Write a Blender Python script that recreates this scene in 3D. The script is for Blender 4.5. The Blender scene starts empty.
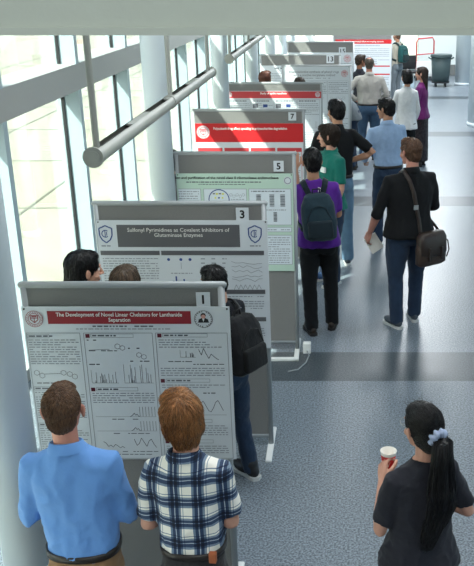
import bpy, bmesh, math, random
from mathutils import Vector, Matrix, noise
from mathutils.bvhtree import BVHTree
PI = math.pi
S = bpy.context.scene
COL = S.collection

# ------------------------------------------------------------------ camera
cam_d = bpy.data.cameras.new('camera')
cam = bpy.data.objects.new('camera', cam_d)
COL.objects.link(cam)
cam.location = (0, 0, 3.15)
PITCH = math.atan(308 / 870)
cam.rotation_euler = (PI / 2 - PITCH, 0, 0)
cam_d.sensor_fit = 'VERTICAL'
cam_d.sensor_height = 24
cam_d.lens = 24 * 870 / 566
cam_d.shift_x = -108 / 566
cam_d.clip_start = 0.05
cam_d.clip_end = 300
S.camera = cam

# ------------------------------------------------------------------ world, sun, exposure
SUN_DIR = Vector((1.0, 1.05, -1.5)).normalized()
w = bpy.data.worlds.new('sky')
S.world = w
w.use_nodes = True
nt = w.node_tree
nt.nodes.clear()
wo = nt.nodes.new('ShaderNodeOutputWorld')
bg = nt.nodes.new('ShaderNodeBackground')
sky = nt.nodes.new('ShaderNodeTexSky')
sky.sky_type = 'NISHITA'
sky.sun_disc = False
sky.sun_elevation = math.radians(46)
sky.sun_rotation = math.radians(224)
sky.air_density = 1.0
sky.dust_density = 2.5
sky.ozone_density = 1.0
nt.links.new(sky.outputs[0], bg.inputs[0])
nt.links.new(bg.outputs[0], wo.inputs[0])
bg.inputs[1].default_value = 0.30
sun_d = bpy.data.lights.new('sun', 'SUN')
sun_d.energy = 15.0
sun_d.angle = math.radians(0.6)
sun_d.color = (1.0, 0.97, 0.92)
sun = bpy.data.objects.new('sun', sun_d)
COL.objects.link(sun)
sun.location = (-8, -8, 12)
sun.rotation_euler = SUN_DIR.to_track_quat('-Z', 'Y').to_euler()
# unseen soft fill lights, added below the ceiling to brighten the hall
for (lx, ly, pw) in [(-0.2, -0.4, 62), (1.6, 3.2, 42), (-0.4, 4.6, 50), (1.4, 8.4, 26), (1.0, 14.5, 105), (1.5, 20.0, 235), (2.5, 26.0, 260)]:
    ld = bpy.data.lights.new('fill_light', 'AREA')
    ld.shape = 'RECTANGLE'
    ld.size = 1.6
    ld.size_y = 1.6
    ld.energy = pw
    ld.color = (0.93, 0.97, 1.0)
    lo = bpy.data.objects.new('fill_light', ld)
    COL.objects.link(lo)
    lo.location = (lx, ly, 4.86)
S.view_settings.view_transform = 'Standard'
S.view_settings.look = 'None'
S.view_settings.gamma = 1
S.view_settings.use_curve_mapping = False
S.view_settings.exposure = 0.70

# ------------------------------------------------------------------ materials
def lin(c):
    out = []
    for v in c[:3]:
        v = v / 255.0
        out.append(v / 12.92 if v <= 0.04045 else ((v + 0.055) / 1.055) ** 2.4)
    return (out[0], out[1], out[2], 1.0)

def sock(nd, *names):
    for n in names:
        if n in nd.inputs:
            return nd.inputs[n]

def mat(name, c, rough=0.6, metal=0.0, bump=0.0, bscale=60.0, var=0.0, vscale=12.0, spec=0.5, sheen=0.0, stretch=None, island=0.0):
    m = bpy.data.materials.new(name)
    m.use_nodes = True
    t = m.node_tree
    b = t.nodes['Principled BSDF']
    col = lin(c)
    b.inputs['Base Color'].default_value = col
    b.inputs['Roughness'].default_value = rough
    b.inputs['Metallic'].default_value = metal
    sock(b, 'Specular IOR Level', 'Specular').default_value = spec
    if sheen:
        sock(b, 'Sheen Weight', 'Sheen').default_value = sheen
    tc = t.nodes.new('ShaderNodeTexCoord')
    vec = tc.outputs['Object']
    if stretch:
        mp = t.nodes.new('ShaderNodeMapping')
        mp.inputs['Scale'].default_value = stretch
        t.links.new(vec, mp.inputs[0])
        vec = mp.outputs[0]
    if var or island:
        mx = t.nodes.new('ShaderNodeMix')
        mx.data_type = 'RGBA'
        mx.inputs['A'].default_value = tuple(v * (1 - (var or island)) for v in col[:3]) + (1,)
        mx.inputs['B'].default_value = tuple(min(1, v * (1 + (var or island))) for v in col[:3]) + (1,)
        if island:
            g = t.nodes.new('ShaderNodeNewGeometry')
            t.links.new(g.outputs['Random Per Island'], mx.inputs['Factor'])
        else:
            nz = t.nodes.new('ShaderNodeTexNoise')
            nz.inputs['Scale'].default_value = vscale
            nz.inputs['Detail'].default_value = 4
            t.links.new(vec, nz.inputs['Vector'])
            rp = t.nodes.new('ShaderNodeMapRange')
            rp.inputs['From Min'].default_value = 0.3
            rp.inputs['From Max'].default_value = 0.7
            t.links.new(nz.outputs['Fac'], rp.inputs['Value'])
            t.links.new(rp.outputs[0], mx.inputs['Factor'])
        t.links.new(mx.outputs['Result'], b.inputs['Base Color'])
    if bump:
        n2 = t.nodes.new('ShaderNodeTexNoise')
        n2.inputs['Scale'].default_value = bscale
        n2.inputs['Detail'].default_value = 3
        t.links.new(vec, n2.inputs['Vector'])
        bp = t.nodes.new('ShaderNodeBump')
        bp.inputs['Strength'].default_value = bump
        bp.inputs['Distance'].default_value = 0.01
        t.links.new(n2.outputs['Fac'], bp.inputs['Height'])
        t.links.new(bp.outputs[0], b.inputs['Normal'])
    return m

M = {}
M['white_paint'] = mat('white_paint', (214, 219, 218), 0.55, bump=0.05, bscale=150)
M['column_paint'] = mat('column_paint', (205, 214, 219), 0.45, bump=0.03, bscale=120)
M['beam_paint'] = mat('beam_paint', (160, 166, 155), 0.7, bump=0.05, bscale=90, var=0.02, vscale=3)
M['frame_metal'] = mat('frame_metal', (158, 176, 184), 0.45, 0.0, bump=0.03, bscale=80)
M['transom_metal'] = mat('transom_metal', (158, 159, 158), 0.5, 0.0, bump=0.06, bscale=40, stretch=(1, .2, 1))
M['gasket'] = mat('gasket', (22, 26, 30), 0.6, bump=0.05)
M['lamp_metal'] = mat('lamp_metal', (156, 157, 151), 0.45, 0.1, bump=0.02, bscale=100)
M['dark_slot'] = mat('dark_slot', (74, 76, 76), 0.6, bump=0.05)
M['alu'] = mat('alu', (152, 156, 158), 0.4, 0.1, bump=0.02, bscale=120)
M['board_fabric'] = mat('board_fabric', (124, 123, 122), 0.95, bump=0.5, bscale=420, var=0.12, vscale=320, sheen=0.2)
M['paper'] = mat('paper', (205, 210, 216), 0.5, bump=0.02, bscale=30)
M['paper_green'] = mat('paper_green', (180, 204, 190), 0.5, bump=0.02, bscale=30)
M['paper_box'] = mat('paper_box', (206, 214, 222), 0.5, bump=0.02, bscale=30)
M['dark_red'] = mat('dark_red', (140, 18, 32), 0.5, bump=0.02)
M['bright_red'] = mat('bright_red', (196, 30, 36), 0.5, bump=0.02)
M['soft_red'] = mat('soft_red', (190, 60, 66), 0.5, bump=0.02)
M['banner_grey'] = mat('banner_grey', (88, 88, 92), 0.55, bump=0.02)
M['ink'] = mat('ink', (92, 94, 102), 0.6, bump=0.02)
M['ink_light'] = mat('ink_light', (138, 142, 150), 0.6, bump=0.02)
M['ink_white'] = mat('ink_white', (235, 232, 228), 0.6, bump=0.02)
M['ink_black'] = mat('ink_black', (18, 18, 22), 0.6, bump=0.02)
M['ink_blue'] = mat('ink_blue', (40, 66, 130), 0.6, bump=0.02)
M['ink_yellow'] = mat('ink_yellow', (215, 210, 90), 0.6, bump=0.02)
M['ink_skin'] = mat('ink_skin', (200, 150, 140), 0.6, bump=0.02)
M['maroon_mark'] = mat('maroon_mark', (92, 16, 42), 0.6, bump=0.02)
M['trash_grey'] = mat('trash_grey', (66, 82, 84), 0.5, bump=0.05, bscale=40)
M['red_tube'] = mat('red_tube', (180, 62, 66), 0.4, bump=0.02)
M['black_plastic'] = mat('black_plastic', (28, 29, 32), 0.5, bump=0.1, bscale=60)
M['white_plastic'] = mat('white_plastic', (225, 226, 224), 0.45, bump=0.02)
M['cup_red'] = mat('cup_red', (190, 28, 24), 0.4, bump=0.02)
M['cup_white'] = mat('cup_white', (236, 232, 222), 0.5, bump=0.02)
M['eye_white'] = mat('eye_white', (225, 222, 218), 0.2, bump=0.01)
M['iris'] = mat('iris', (50, 34, 24), 0.15, bump=0.01)
M['lips'] = mat('lips', (168, 92, 86), 0.45, bump=0.05)
M['belt'] = mat('belt', (34, 26, 22), 0.4, bump=0.1, bscale=90)
M['patch'] = mat('patch', (168, 92, 54), 0.55, bump=0.2, bscale=80)
M['exterior_concrete'] = mat('exterior_concrete', (142, 140, 126), 0.85, bump=0.2, bscale=8, var=0.08, vscale=0.5)
M['exterior_joint'] = mat('exterior_joint', (98, 98, 88), 0.9, bump=0.1)
M['exterior_wall'] = mat('exterior_wall', (128, 124, 112), 0.8, bump=0.1, bscale=6, var=0.06, vscale=0.7)
M['glove'] = mat('baseboard_dark', (110, 112, 110), 0.5, bump=0.02)

def floor_mat():
    m = bpy.data.materials.new('terrazzo')
    m.use_nodes = True
    t = m.node_tree
    b = t.nodes['Principled BSDF']
    tc = t.nodes.new('ShaderNodeTexCoord')
    n1 = t.nodes.new('ShaderNodeTexNoise')
    n1.inputs['Scale'].default_value = 78
    n1.inputs['Detail'].default_value = 2
    n1.inputs['Roughness'].default_value = 0.6
    t.links.new(tc.outputs['Object'], n1.inputs['Vector'])
    r1 = t.nodes.new('ShaderNodeValToRGB')
    r1.color_ramp.elements[0].position = 0.34
    r1.color_ramp.elements[0].color = lin((70, 78, 86))
    r1.color_ramp.elements[1].position = 0.66
    r1.color_ramp.elements[1].color = lin((142, 152, 161))
    t.links.new(n1.outputs['Fac'], r1.inputs[0])
    # darker cross bands, every 5.75 m along the hall
    sp = t.nodes.new('ShaderNodeSeparateXYZ')
    t.links.new(tc.outputs['Object'], sp.inputs[0])
    a = t.nodes.new('ShaderNodeMath'); a.operation = 'SUBTRACT'; a.inputs[1].default_value = 6.48 - 5.75 * 4
    t.links.new(sp.outputs['Y'], a.inputs[0])
    mo = t.nodes.new('ShaderNodeMath'); mo.operation = 'MODULO'; mo.inputs[1].default_value = 5.75
    t.links.new(a.outputs[0], mo.inputs[0])
    lt = t.nodes.new('ShaderNodeMath'); lt.operation = 'LESS_THAN'; lt.inputs[1].default_value = 0.58
    t.links.new(mo.outputs[0], lt.inputs[0])
    mx = t.nodes.new('ShaderNodeMix'); mx.data_type = 'RGBA'; mx.blend_type = 'MULTIPLY'
    mx.inputs['B'].default_value = (0.36, 0.38, 0.38, 1)
    t.links.new(lt.outputs[0], mx.inputs['Factor'])
    t.links.new(r1.outputs[0], mx.inputs['A'])
    t.links.new(mx.outputs['Result'], b.inputs['Base Color'])
    b.inputs['Roughness'].default_value = 0.3
    sock(b, 'Specular IOR Level', 'Specular').default_value = 0.4
    n3 = t.nodes.new('ShaderNodeTexNoise'); n3.inputs['Scale'].default_value = 3
    t.links.new(tc.outputs['Object'], n3.inputs['Vector'])
    mr = t.nodes.new('ShaderNodeMapRange'); mr.inputs['To Min'].default_value = 0.30; mr.inputs['To Max'].default_value = 0.36
    t.links.new(n3.outputs['Fac'], mr.inputs['Value'])
    t.links.new(mr.outputs[0], b.inputs['Roughness'])
    return m
M['floor'] = floor_mat()

def glass_mat():
    m = bpy.data.materials.new('window_glass')
    m.use_nodes = True
    t = m.node_tree
    t.nodes.clear()
    o = t.nodes.new('ShaderNodeOutputMaterial')
    tr = t.nodes.new('ShaderNodeBsdfTransparent')
    tr.inputs[0].default_value = (0.90, 0.96, 0.92, 1)
    gl = t.nodes.new('ShaderNodeBsdfGlossy')
    gl.inputs['Roughness'].default_value = 0.02
    fr = t.nodes.new('ShaderNodeFresnel')
    fr.inputs[0].default_value = 1.45
    ml = t.nodes.new('ShaderNodeMath'); ml.operation = 'MULTIPLY'; ml.inputs[1].default_value = 0.5
    nz = t.nodes.new('ShaderNodeTexNoise'); nz.inputs['Scale'].default_value = 1.5
    bp = t.nodes.new('ShaderNodeBump'); bp.inputs['Strength'].default_value = 0.02
    t.links.new(nz.outputs['Fac'], bp.inputs['Height'])
    t.links.new(bp.outputs[0], gl.inputs['Normal'])
    mx = t.nodes.new('ShaderNodeMixShader')
    t.links.new(fr.outputs[0], ml.inputs[0])
    t.links.new(ml.outputs[0], mx.inputs[0])
    t.links.new(tr.outputs[0], mx.inputs[1])
    t.links.new(gl.outputs[0], mx.inputs[2])
    t.links.new(mx.outputs[0], o.inputs[0])
    return m
M['glass'] = glass_mat()

def stripes_mat(name, base, xs, zs, period, rough=0.8):
    """woven check: ramps along x and z multiplied"""
    m = bpy.data.materials.new(name)
    m.use_nodes = True
    t = m.node_tree
    b = t.nodes['Principled BSDF']
    b.inputs['Roughness'].default_value = rough
    tc = t.nodes.new('ShaderNodeTexCoord')
    sp = t.nodes.new('ShaderNodeSeparateXYZ')
    t.links.new(tc.outputs['Object'], sp.inputs[0])
    outs = []
    for ax, stops in (('X', xs), ('Z', zs)):
        mu = t.nodes.new('ShaderNodeMath'); mu.operation = 'MULTIPLY'; mu.inputs[1].default_value = 1.0 / period
        t.links.new(sp.outputs[ax], mu.inputs[0])
        fr = t.nodes.new('ShaderNodeMath'); fr.operation = 'FRACT'
        t.links.new(mu.outputs[0], fr.inputs[0])
        rp = t.nodes.new('ShaderNodeValToRGB')
        rp.color_ramp.interpolation = 'CONSTANT'
        e = rp.color_ramp.elements
        e[0].position = stops[0][0]; e[0].color = lin(stops[0][1])
        e[1].position = stops[1][0]; e[1].color = lin(stops[1][1])
        for ps, cc in stops[2:]:
            n = e.new(ps); n.color = lin(cc)
        t.links.new(fr.outputs[0], rp.inputs[0])
        outs.append(rp.outputs[0])
    mx = t.nodes.new('ShaderNodeMix'); mx.data_type = 'RGBA'; mx.blend_type = 'MULTIPLY'; mx.inputs['Factor'].default_value = 1
    t.links.new(outs[0], mx.inputs['A']); t.links.new(outs[1], mx.inputs['B'])
    m2 = t.nodes.new('ShaderNodeMix'); m2.data_type = 'RGBA'; m2.blend_type = 'MULTIPLY'; m2.inputs['Factor'].default_value = 1
    m2.inputs['B'].default_value = lin(base)
    t.links.new(mx.outputs['Result'], m2.inputs['A'])
    t.links.new(m2.outputs['Result'], b.inputs['Base Color'])
    nz = t.nodes.new('ShaderNodeTexNoise'); nz.inputs['Scale'].default_value = 35
    t.links.new(tc.outputs['Object'], nz.inputs['Vector'])
    bp = t.nodes.new('ShaderNodeBump'); bp.inputs['Strength'].default_value = 0.3; bp.inputs['Distance'].default_value = 0.01
    t.links.new(nz.outputs['Fac'], bp.inputs['Height']); t.links.new(bp.outputs[0], b.inputs['Normal'])
    return m
WHT = (255, 255, 255)
M['plaid'] = stripes_mat('plaid', (236, 232, 222),
    [(0.0, WHT), (0.28, (120, 142, 172)), (0.38, (44, 66, 104)), (0.52, (190, 205, 225)), (0.56, (44, 66, 104)), (0.70, (130, 150, 175)), (0.80, WHT), (0.87, (150, 168, 190)), (0.9, WHT)],
    [(0.0, WHT), (0.28, (130, 150, 178)), (0.38, (52, 74, 112)), (0.54, (190, 205, 225)), (0.58, (52, 74, 112)), (0.7, (140, 158, 182)), (0.80, WHT), (0.88, (120, 140, 170)), (0.92, WHT)], 0.094)
M['grey_check'] = stripes_mat('grey_check', (150, 152, 160), [(0.0, WHT), (0.5, (190, 195, 205))], [(0.0, WHT), (0.5, (190, 195, 205))], 0.05)

# ------------------------------------------------------------------ object helpers
def tag(o, label=None, cat=None, group=None, kind=None):
    if label: o['label'] = label
    if cat: o['category'] = cat
    if group: o['group'] = group
    if kind: o['kind'] = kind
    return o

def empty(name, loc=(0, 0, 0), rz=0.0, label=None, cat=None, group=None):
    o = bpy.data.objects.new(name, None)
    COL.objects.link(o)
    o.location = loc
    o.rotation_euler = (0, 0, rz)
    o.empty_display_size = 0.1
    return tag(o, label, cat, group)

def link_mesh(name, me, mats, parent=None, smooth=False, loc=None):
    o = bpy.data.objects.new(name, me)
    COL.objects.link(o)
    if not isinstance(mats, (list, tuple)): mats = [mats]
    for m in mats:
        me.materials.append(M[m] if isinstance(m, str) else m)
    if parent: o.parent = parent
    if loc: o.location = loc
    if smooth:
        me.polygons.foreach_set('use_smooth', [True] * len(me.polygons))
    return o

class MB:
    """collects plain geometry: verts, faces, material index"""
    def __init__(s):
        s.v = []; s.f = []; s.m = []
    def add(s, vs, fs, mi=0):
        n = len(s.v)
        s.v += [tuple(p) for p in vs]
        s.f += [tuple(i + n for i in f) for f in fs]
        s.m += [mi] * len(fs)
        return s
    def box(s, x0, x1, y0, y1, z0, z1, mi=0):
        vs = [(x0, y0, z0), (x1, y0, z0), (x1, y1, z0), (x0, y1, z0), (x0, y0, z1), (x1, y0, z1), (x1, y1, z1), (x0, y1, z1)]
        return s.add(vs, [(0, 3, 2, 1), (4, 5, 6, 7), (0, 1, 5, 4), (1, 2, 6, 5), (2, 3, 7, 6), (3, 0, 4, 7)], mi)
    def quad(s, x0, x1, y, z0, z1, mi=0):
        """upright quad facing -Y"""
        return s.add([(x0, y, z0), (x1, y, z0), (x1, y, z1), (x0, y, z1)], [(0, 1, 2, 3)], mi)
    def tube(s, pts, rad, n=12, mi=0, caps='round', flat=None, ref=None):
        """swept tube through pts with radii; rounded or flat closed ends. flat = second radius factor"""
        pts = [Vector(p) for p in pts]
        if not isinstance(rad, (list, tuple)): rad = [rad] * len(pts)
        d0 = (pts[1] - pts[0]).normalized(); d1 = (pts[-1] - pts[-2]).normalized()
        P = []; R = []
        if caps == 'round':
            for a in (0.0, 0.3, 0.65):
                P.append(pts[0] - d0 * rad[0] * math.cos(a * PI / 2)); R.append(max(1e-4, rad[0] * math.sin(a * PI / 2)))
        P += pts; R += list(rad)
        if caps == 'round':
            for a in (0.65, 0.3, 0.0):
                P.append(pts[-1] + d1 * rad[-1] * math.cos(a * PI / 2)); R.append(max(1e-4, rad[-1] * math.sin(a * PI / 2)))
        k = len(P)
        up = Vector(ref) if ref else (Vector((0, 0, 1)) if abs(d0.z) < 0.8 else Vector((0, 1, 0)))
        vs = []
        for i in range(k):
            t = (P[min(i + 1, k - 1)] - P[max(i - 1, 0)]).normalized()
            a = t.cross(up)
            if a.length < 1e-4: a = t.orthogonal()
            a.normalize()
            b = a.cross(t).normalized()
            if not ref: up = b
            for j in range(n):
                th = 2 * PI * j / n
                vs.append(P[i] + a * (R[i] * math.cos(th)) + b * (R[i] * (flat or 1) * math.sin(th)))
        fs = []
        for i in range(k - 1):
            for j in range(n):
                fs.append((i * n + j, i * n + (j + 1) % n, (i + 1) * n + (j + 1) % n, (i + 1) * n + j))
        fs.append(tuple(range(n))[::-1]); fs.append(tuple((k - 1) * n + j for j in range(n)))
        return s.add(vs, fs, mi)
    def ell(s, c, r, rot=None, mi=0, nu=16, nv=10):
        c = Vector(c)
        Rm = rot or Matrix.Identity(3)
        vs = []
        for i in range(1, nv):
            ph = PI * i / nv
            for j in range(nu):
                th = 2 * PI * j / nu
                vs.append(c + Rm @ Vector((r[0] * math.sin(ph) * math.cos(th), r[1] * math.sin(ph) * math.sin(th), r[2] * math.cos(ph))))
        vs.append(c + Rm @ Vector((0, 0, r[2]))); vs.append(c + Rm @ Vector((0, 0, -r[2])))
        fs = []
        for i in range(nv - 2):
            for j in range(nu):
                fs.append((i * nu + j, (i + 1) * nu + j, (i + 1) * nu + (j + 1) % nu, i * nu + (j + 1) % nu))
        T = len(vs) - 2; B = T + 1
        for j in range(nu):
            fs.append((T, j, (j + 1) % nu)); fs.append((B, (nv - 2) * nu + (j + 1) % nu, (nv - 2) * nu + j))
        return s.add(vs, fs, mi)
    def loft(s, rings, n=28, mi=0, ex=2.4, tr=None):
        """rings: (cx, cy, z, rx, ry) closed solid"""
        vs = []
        for (cx, cy, z, rx, ry) in rings:
            for j in range(n):
                th = 2 * PI * j / n
                cc, ss = math.cos(th), math.sin(th)
                p = Vector((cx + rx * math.copysign(abs(cc) ** (2 / ex), cc), cy + ry * math.copysign(abs(ss) ** (2 / ex), ss), z))
                vs.append(tr(p) if tr else p)
        k = len(rings)
        fs = []
        for i in range(k - 1):
            for j in range(n):
                fs.append((i * n + j, i * n + (j + 1) % n, (i + 1) * n + (j + 1) % n, (i + 1) * n + j))
        fs.append(tuple(range(n))[::-1]); fs.append(tuple((k - 1) * n + j for j in range(n)))
        return s.add(vs, fs, mi)
    def cyl(s, c, r, z0, z1, n=32, mi=0, r2=None):
        r2 = r if r2 is None else r2
        return s.loft([(c[0], c[1], z0, r, r), (c[0], c[1], z1, r2, r2)], n, mi, 2.0)
    def ring(s, pts_outer, pts_inner, mi=0):
        pass
    def mesh(s, name='mesh'):
        me = bpy.data.meshes.new(name)
        me.from_pydata(s.v, [], s.f)
        me.polygons.foreach_set('material_index', s.m)
        me.update()
        return me
    def build(s, name, mats, parent=None, smooth=False, loc=None):
        return link_mesh(name, s.mesh(name), mats, parent, smooth, loc)

def rbox(x0, x1, y0, y1, z0, z1, r=0.02, seg=3):
    """rounded box as an MB"""
    bm = bmesh.new()
    bmesh.ops.create_cube(bm, size=1)
    for v in bm.verts:
        v.co = Vector(((x0 + x1) / 2 + v.co.x * (x1 - x0), (y0 + y1) / 2 + v.co.y * (y1 - y0), (z0 + z1) / 2 + v.co.z * (z1 - z0)))
    bmesh.ops.bevel(bm, geom=bm.edges[:], offset=r, segments=seg, affect='EDGES', profile=0.5)
    mb = MB()
    bm.verts.ensure_lookup_table()
    mb.add([v.co.copy() for v in bm.verts], [tuple(v.index for v in f.verts) for f in bm.faces])
    bm.free()
    return mb

def remesh(mb, voxel, smooth=3, fac=0.5):
    """voxel union of the collected solids -> (verts, faces)"""
    me = mb.mesh('tmp')
    o = bpy.data.objects.new('tmp', me)
    COL.objects.link(o)
    md = o.modifiers.new('r', 'REMESH'); md.mode = 'VOXEL'; md.voxel_size = voxel; md.adaptivity = 0
    if smooth:
        sm = o.modifiers.new('s', 'SMOOTH'); sm.iterations = smooth; sm.factor = fac
    dg = bpy.context.evaluated_depsgraph_get()
    m2 = o.evaluated_get(dg).to_mesh()
    vs = [v.co.copy() for v in m2.vertices]
    ns = [v.normal.copy() for v in m2.vertices]
    fs = [tuple(p.vertices) for p in m2.polygons]
    o.evaluated_get(dg).to_mesh_clear()
    bpy.data.objects.remove(o); bpy.data.meshes.remove(me)
    return vs, ns, fs

def text_geo(body, size, width=None, align='LEFT', spacing=1.0, bold=0.0):
    """text outline as flat mesh in the XZ plane facing -Y. returns verts, faces, width"""
    cu = bpy.data.curves.new('t', 'FONT')
    cu.body = body; cu.size = size; cu.align_x = align; cu.space_line = spacing; cu.offset = bold; cu.resolution_u = 2
    o = bpy.data.objects.new('t', cu)
    COL.objects.link(o)
    dg = bpy.context.evaluated_depsgraph_get()
    m2 = o.evaluated_get(dg).to_mesh()
    vs = [(v.co.x, 0.0, v.co.y) for v in m2.vertices]
    fs = [tuple(p.vertices) for p in m2.polygons]
    o.evaluated_get(dg).to_mesh_clear()
    bpy.data.objects.remove(o); bpy.data.curves.remove(cu)
    wd = max(v[0] for v in vs) - min(v[0] for v in vs)
    if width:
        k = width / wd
        vs = [(v[0] * k, v[1], v[2]) for v in vs]
    return vs, fs

# ------------------------------------------------------------------ setting
def struct(name, mb, m, parent=None, smooth=False):
    o = mb.build(name, m, parent, smooth)
    if not parent: o['kind'] = 'structure'
    return o
XI, XO = -2.60, -2.82       # inner and outer faces of the window wall
Y0, Y1 = 4.55, 29.6
struct('floor', MB().box(-2.82, 6.0, -3.2, 30.2, -0.15, 0.0), 'floor')
struct('ceiling', MB().box(-2.9, 6.2, -3.2, 30.2, 4.9, 5.1), 'white_paint')
# solid pieces of the left wall (before the glazing, added sun block above the first bays)
wl = MB()
wl.box(XO, XI, -3.2, 0.9, 0, 4.9)
wl.box(XO, XI, 0.9, Y0, 2.09, 4.9)
wl.box(XO, XI, 0.9, Y0, 0, 0.1)
wl.box(XO, XI, 2.7, 2.8, 0.1, 2.09)
wl.box(XO, XI, Y0, 6.05, 3.3, 4.9)  # out of view, put in to keep direct sun off the near boards
struct('wall_left', wl, 'white_paint')
struct('wall_rear', MB().box(-2.82, 6.2, -3.4, -3.2, 0, 4.9), 'white_paint')
# right wall with tall openings that let daylight in
wr = MB()
wr.box(6.0, 6.2, -3.2, 30.2, 0, 0.5)
wr.box(6.0, 6.2, -3.2, 30.2, 4.3, 4.9)
y = -3.2
while y < 30:
    wr.box(6.0, 6.2, y, y + 0.6, 0.5, 4.3); y += 3.3
struct('wall_right', wr, 'white_paint')
wg = MB(); wg.box(6.09, 6.10, -3.2, 30, 0.5, 4.3)
struct('window_4', wg, 'glass')
# far wall: glazed left half, solid right half
wf = MB()
wf.box(2.42, 6.0, 29.6, 29.9, 0, 4.9)
wf.box(-2.82, 2.42, 29.6, 29.9, 2.9, 3.2)
wf.box(-2.82, 2.42, 29.6, 29.9, 0, 0.12)
for x in (-2.82, -1.3, -0.1, 0.85, 1.55):
    wf.box(x, x + 0.3, 29.6, 29.9, 0, 4.9)
struct('wall_far', wf, 'white_paint')
struct('window_3', MB().box(-2.5, 2.42, 29.74, 29.75, 0.12, 4.9), 'glass')
struct('baseboard_far', MB().box(2.42, 6.0, 29.57, 29.6, 0, 0.35), 'glove')
# glazed window wall on the left: frame members
tr = MB()
tr.box(XO, XI, Y0, Y1, 2.09, 2.34)
tr.box(XO, XI, Y0, Y1, 0.0, 0.10)
tr.box(XI - 0.06, XI, 6.05, 9.3, 3.28, 3.60)  # upper bars from here on are unseen, spaced to cut the sun into stripes
tr.box(XI - 0.06, XI, 6.05, 9.3, 4.08, 4.90)
tr.box(XI - 0.06, XI, 9.3, Y1, 3.28, 3.52)
tr.box(XI - 0.06, XI, 9.3, Y1, 3.66, 3.98)
tr.box(XI - 0.06, XI, 9.3, Y1, 4.46, 4.90)
struct('trim_1', tr, 'transom_metal')
mu = MB(); ga = MB()
ym = 6.62
ys = []
while ym < Y1:
    ys.append(ym); ym += 2.0
ys = [4.62] + ys
for k, ym in enumerate(ys):
    top = 3.3 if ym < 6.0 else 4.72
    mu.box(XO - 0.002, XI + 0.004, ym, ym + 0.09, 0.0, 2.092)
    mu.box(XO - 0.002, XI + 0.004, ym, ym + 0.09, 2.338, 3.3)
    if top > 3.4: mu.box(XI - 0.062, XI + 0.004, ym, ym + 0.06, 3.3, top)
    for (a, b) in ((0.1, 2.09), (2.34, 3.28)):
        ga.box(-2.775, -2.745, ym - 0.014, ym + 0.002, a, b)
        ga.box(-2.775, -2.745, ym + 0.088, ym + 0.105, a, b)
struct('trim_2', mu, 'frame_metal')
struct('trim_3', ga, 'gasket')
gl = MB(); gl.box(-2.765, -2.755, 0.9, Y1, 0.1, 2.09)
struct('window_1', gl, 'glass')
gl = MB(); gl.box(-2.765, -2.755, Y0, Y1, 2.34, 4.72)
struct('window_2', gl, 'glass')
# deep beam hung across the hall just ahead of the viewpoint
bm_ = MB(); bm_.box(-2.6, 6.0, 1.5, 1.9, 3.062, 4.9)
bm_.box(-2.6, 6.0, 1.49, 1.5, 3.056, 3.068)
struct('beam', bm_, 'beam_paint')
# round columns
def column(n, x, y, r, h=4.9):
    mb = MB(); mb.cyl((x, y), r, 0, h, 48); mb.cyl((x, y), r + 0.012, 0, 0.08, 48)
    o = mb.build('column', 'column_paint', None, True)
    for p in o.data.polygons:
        if abs(p.normal.z) > 0.7: p.use_smooth = False
    o['kind'] = 'structure'
    return o
for i, y in enumerate((3.385, 7.05, 10.72, 14.4, 18.05, 21.7, 25.4)):
    column(i, -1.505 + (0.028 if i == 0 else 0), y, 0.10 + (0.006 if i == 0 else 0))
column(0, 3.56, 26.9, 0.23); column(1, 3.12, 19.4, 0.40)
# ground and low buildings outside
struct('exterior_ground', MB().box(-60, -2.83, -30, 90, -0.2, -0.03), 'exterior_concrete')
struct('exterior_ground', MB().box(-2.83, 60, 30.3, 110, -0.2, -0.03), 'exterior_concrete')
ej = MB()
for k in range(9):
    ej.box(-24, -2.9, 2.0 + 3.4 * k, 2.05 + 3.4 * k, -0.03, -0.024)
for k in range(5):
    ej.box(-4.6 - 2.6 * k, -4.56 - 2.6 * k, -6, 40, -0.03, -0.023)
struct('exterior_joint', ej, 'exterior_joint')
eb = MB(); eb.box(-40, -30, -10, 60, 0, 5)
for k in range(12):
    eb.box(-29.99, -29.8, -9 + 5.5 * k, -6 + 5.5 * k, 1.2, 3.4, 1)
struct('exterior_building', eb, ['exterior_wall', 'frame_metal'])
ec = MB(); ec.box(-22, -21.4, -5, 40, -0.03, 0.9)
struct('exterior_kerb_wall', ec, 'exterior_wall')

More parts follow.
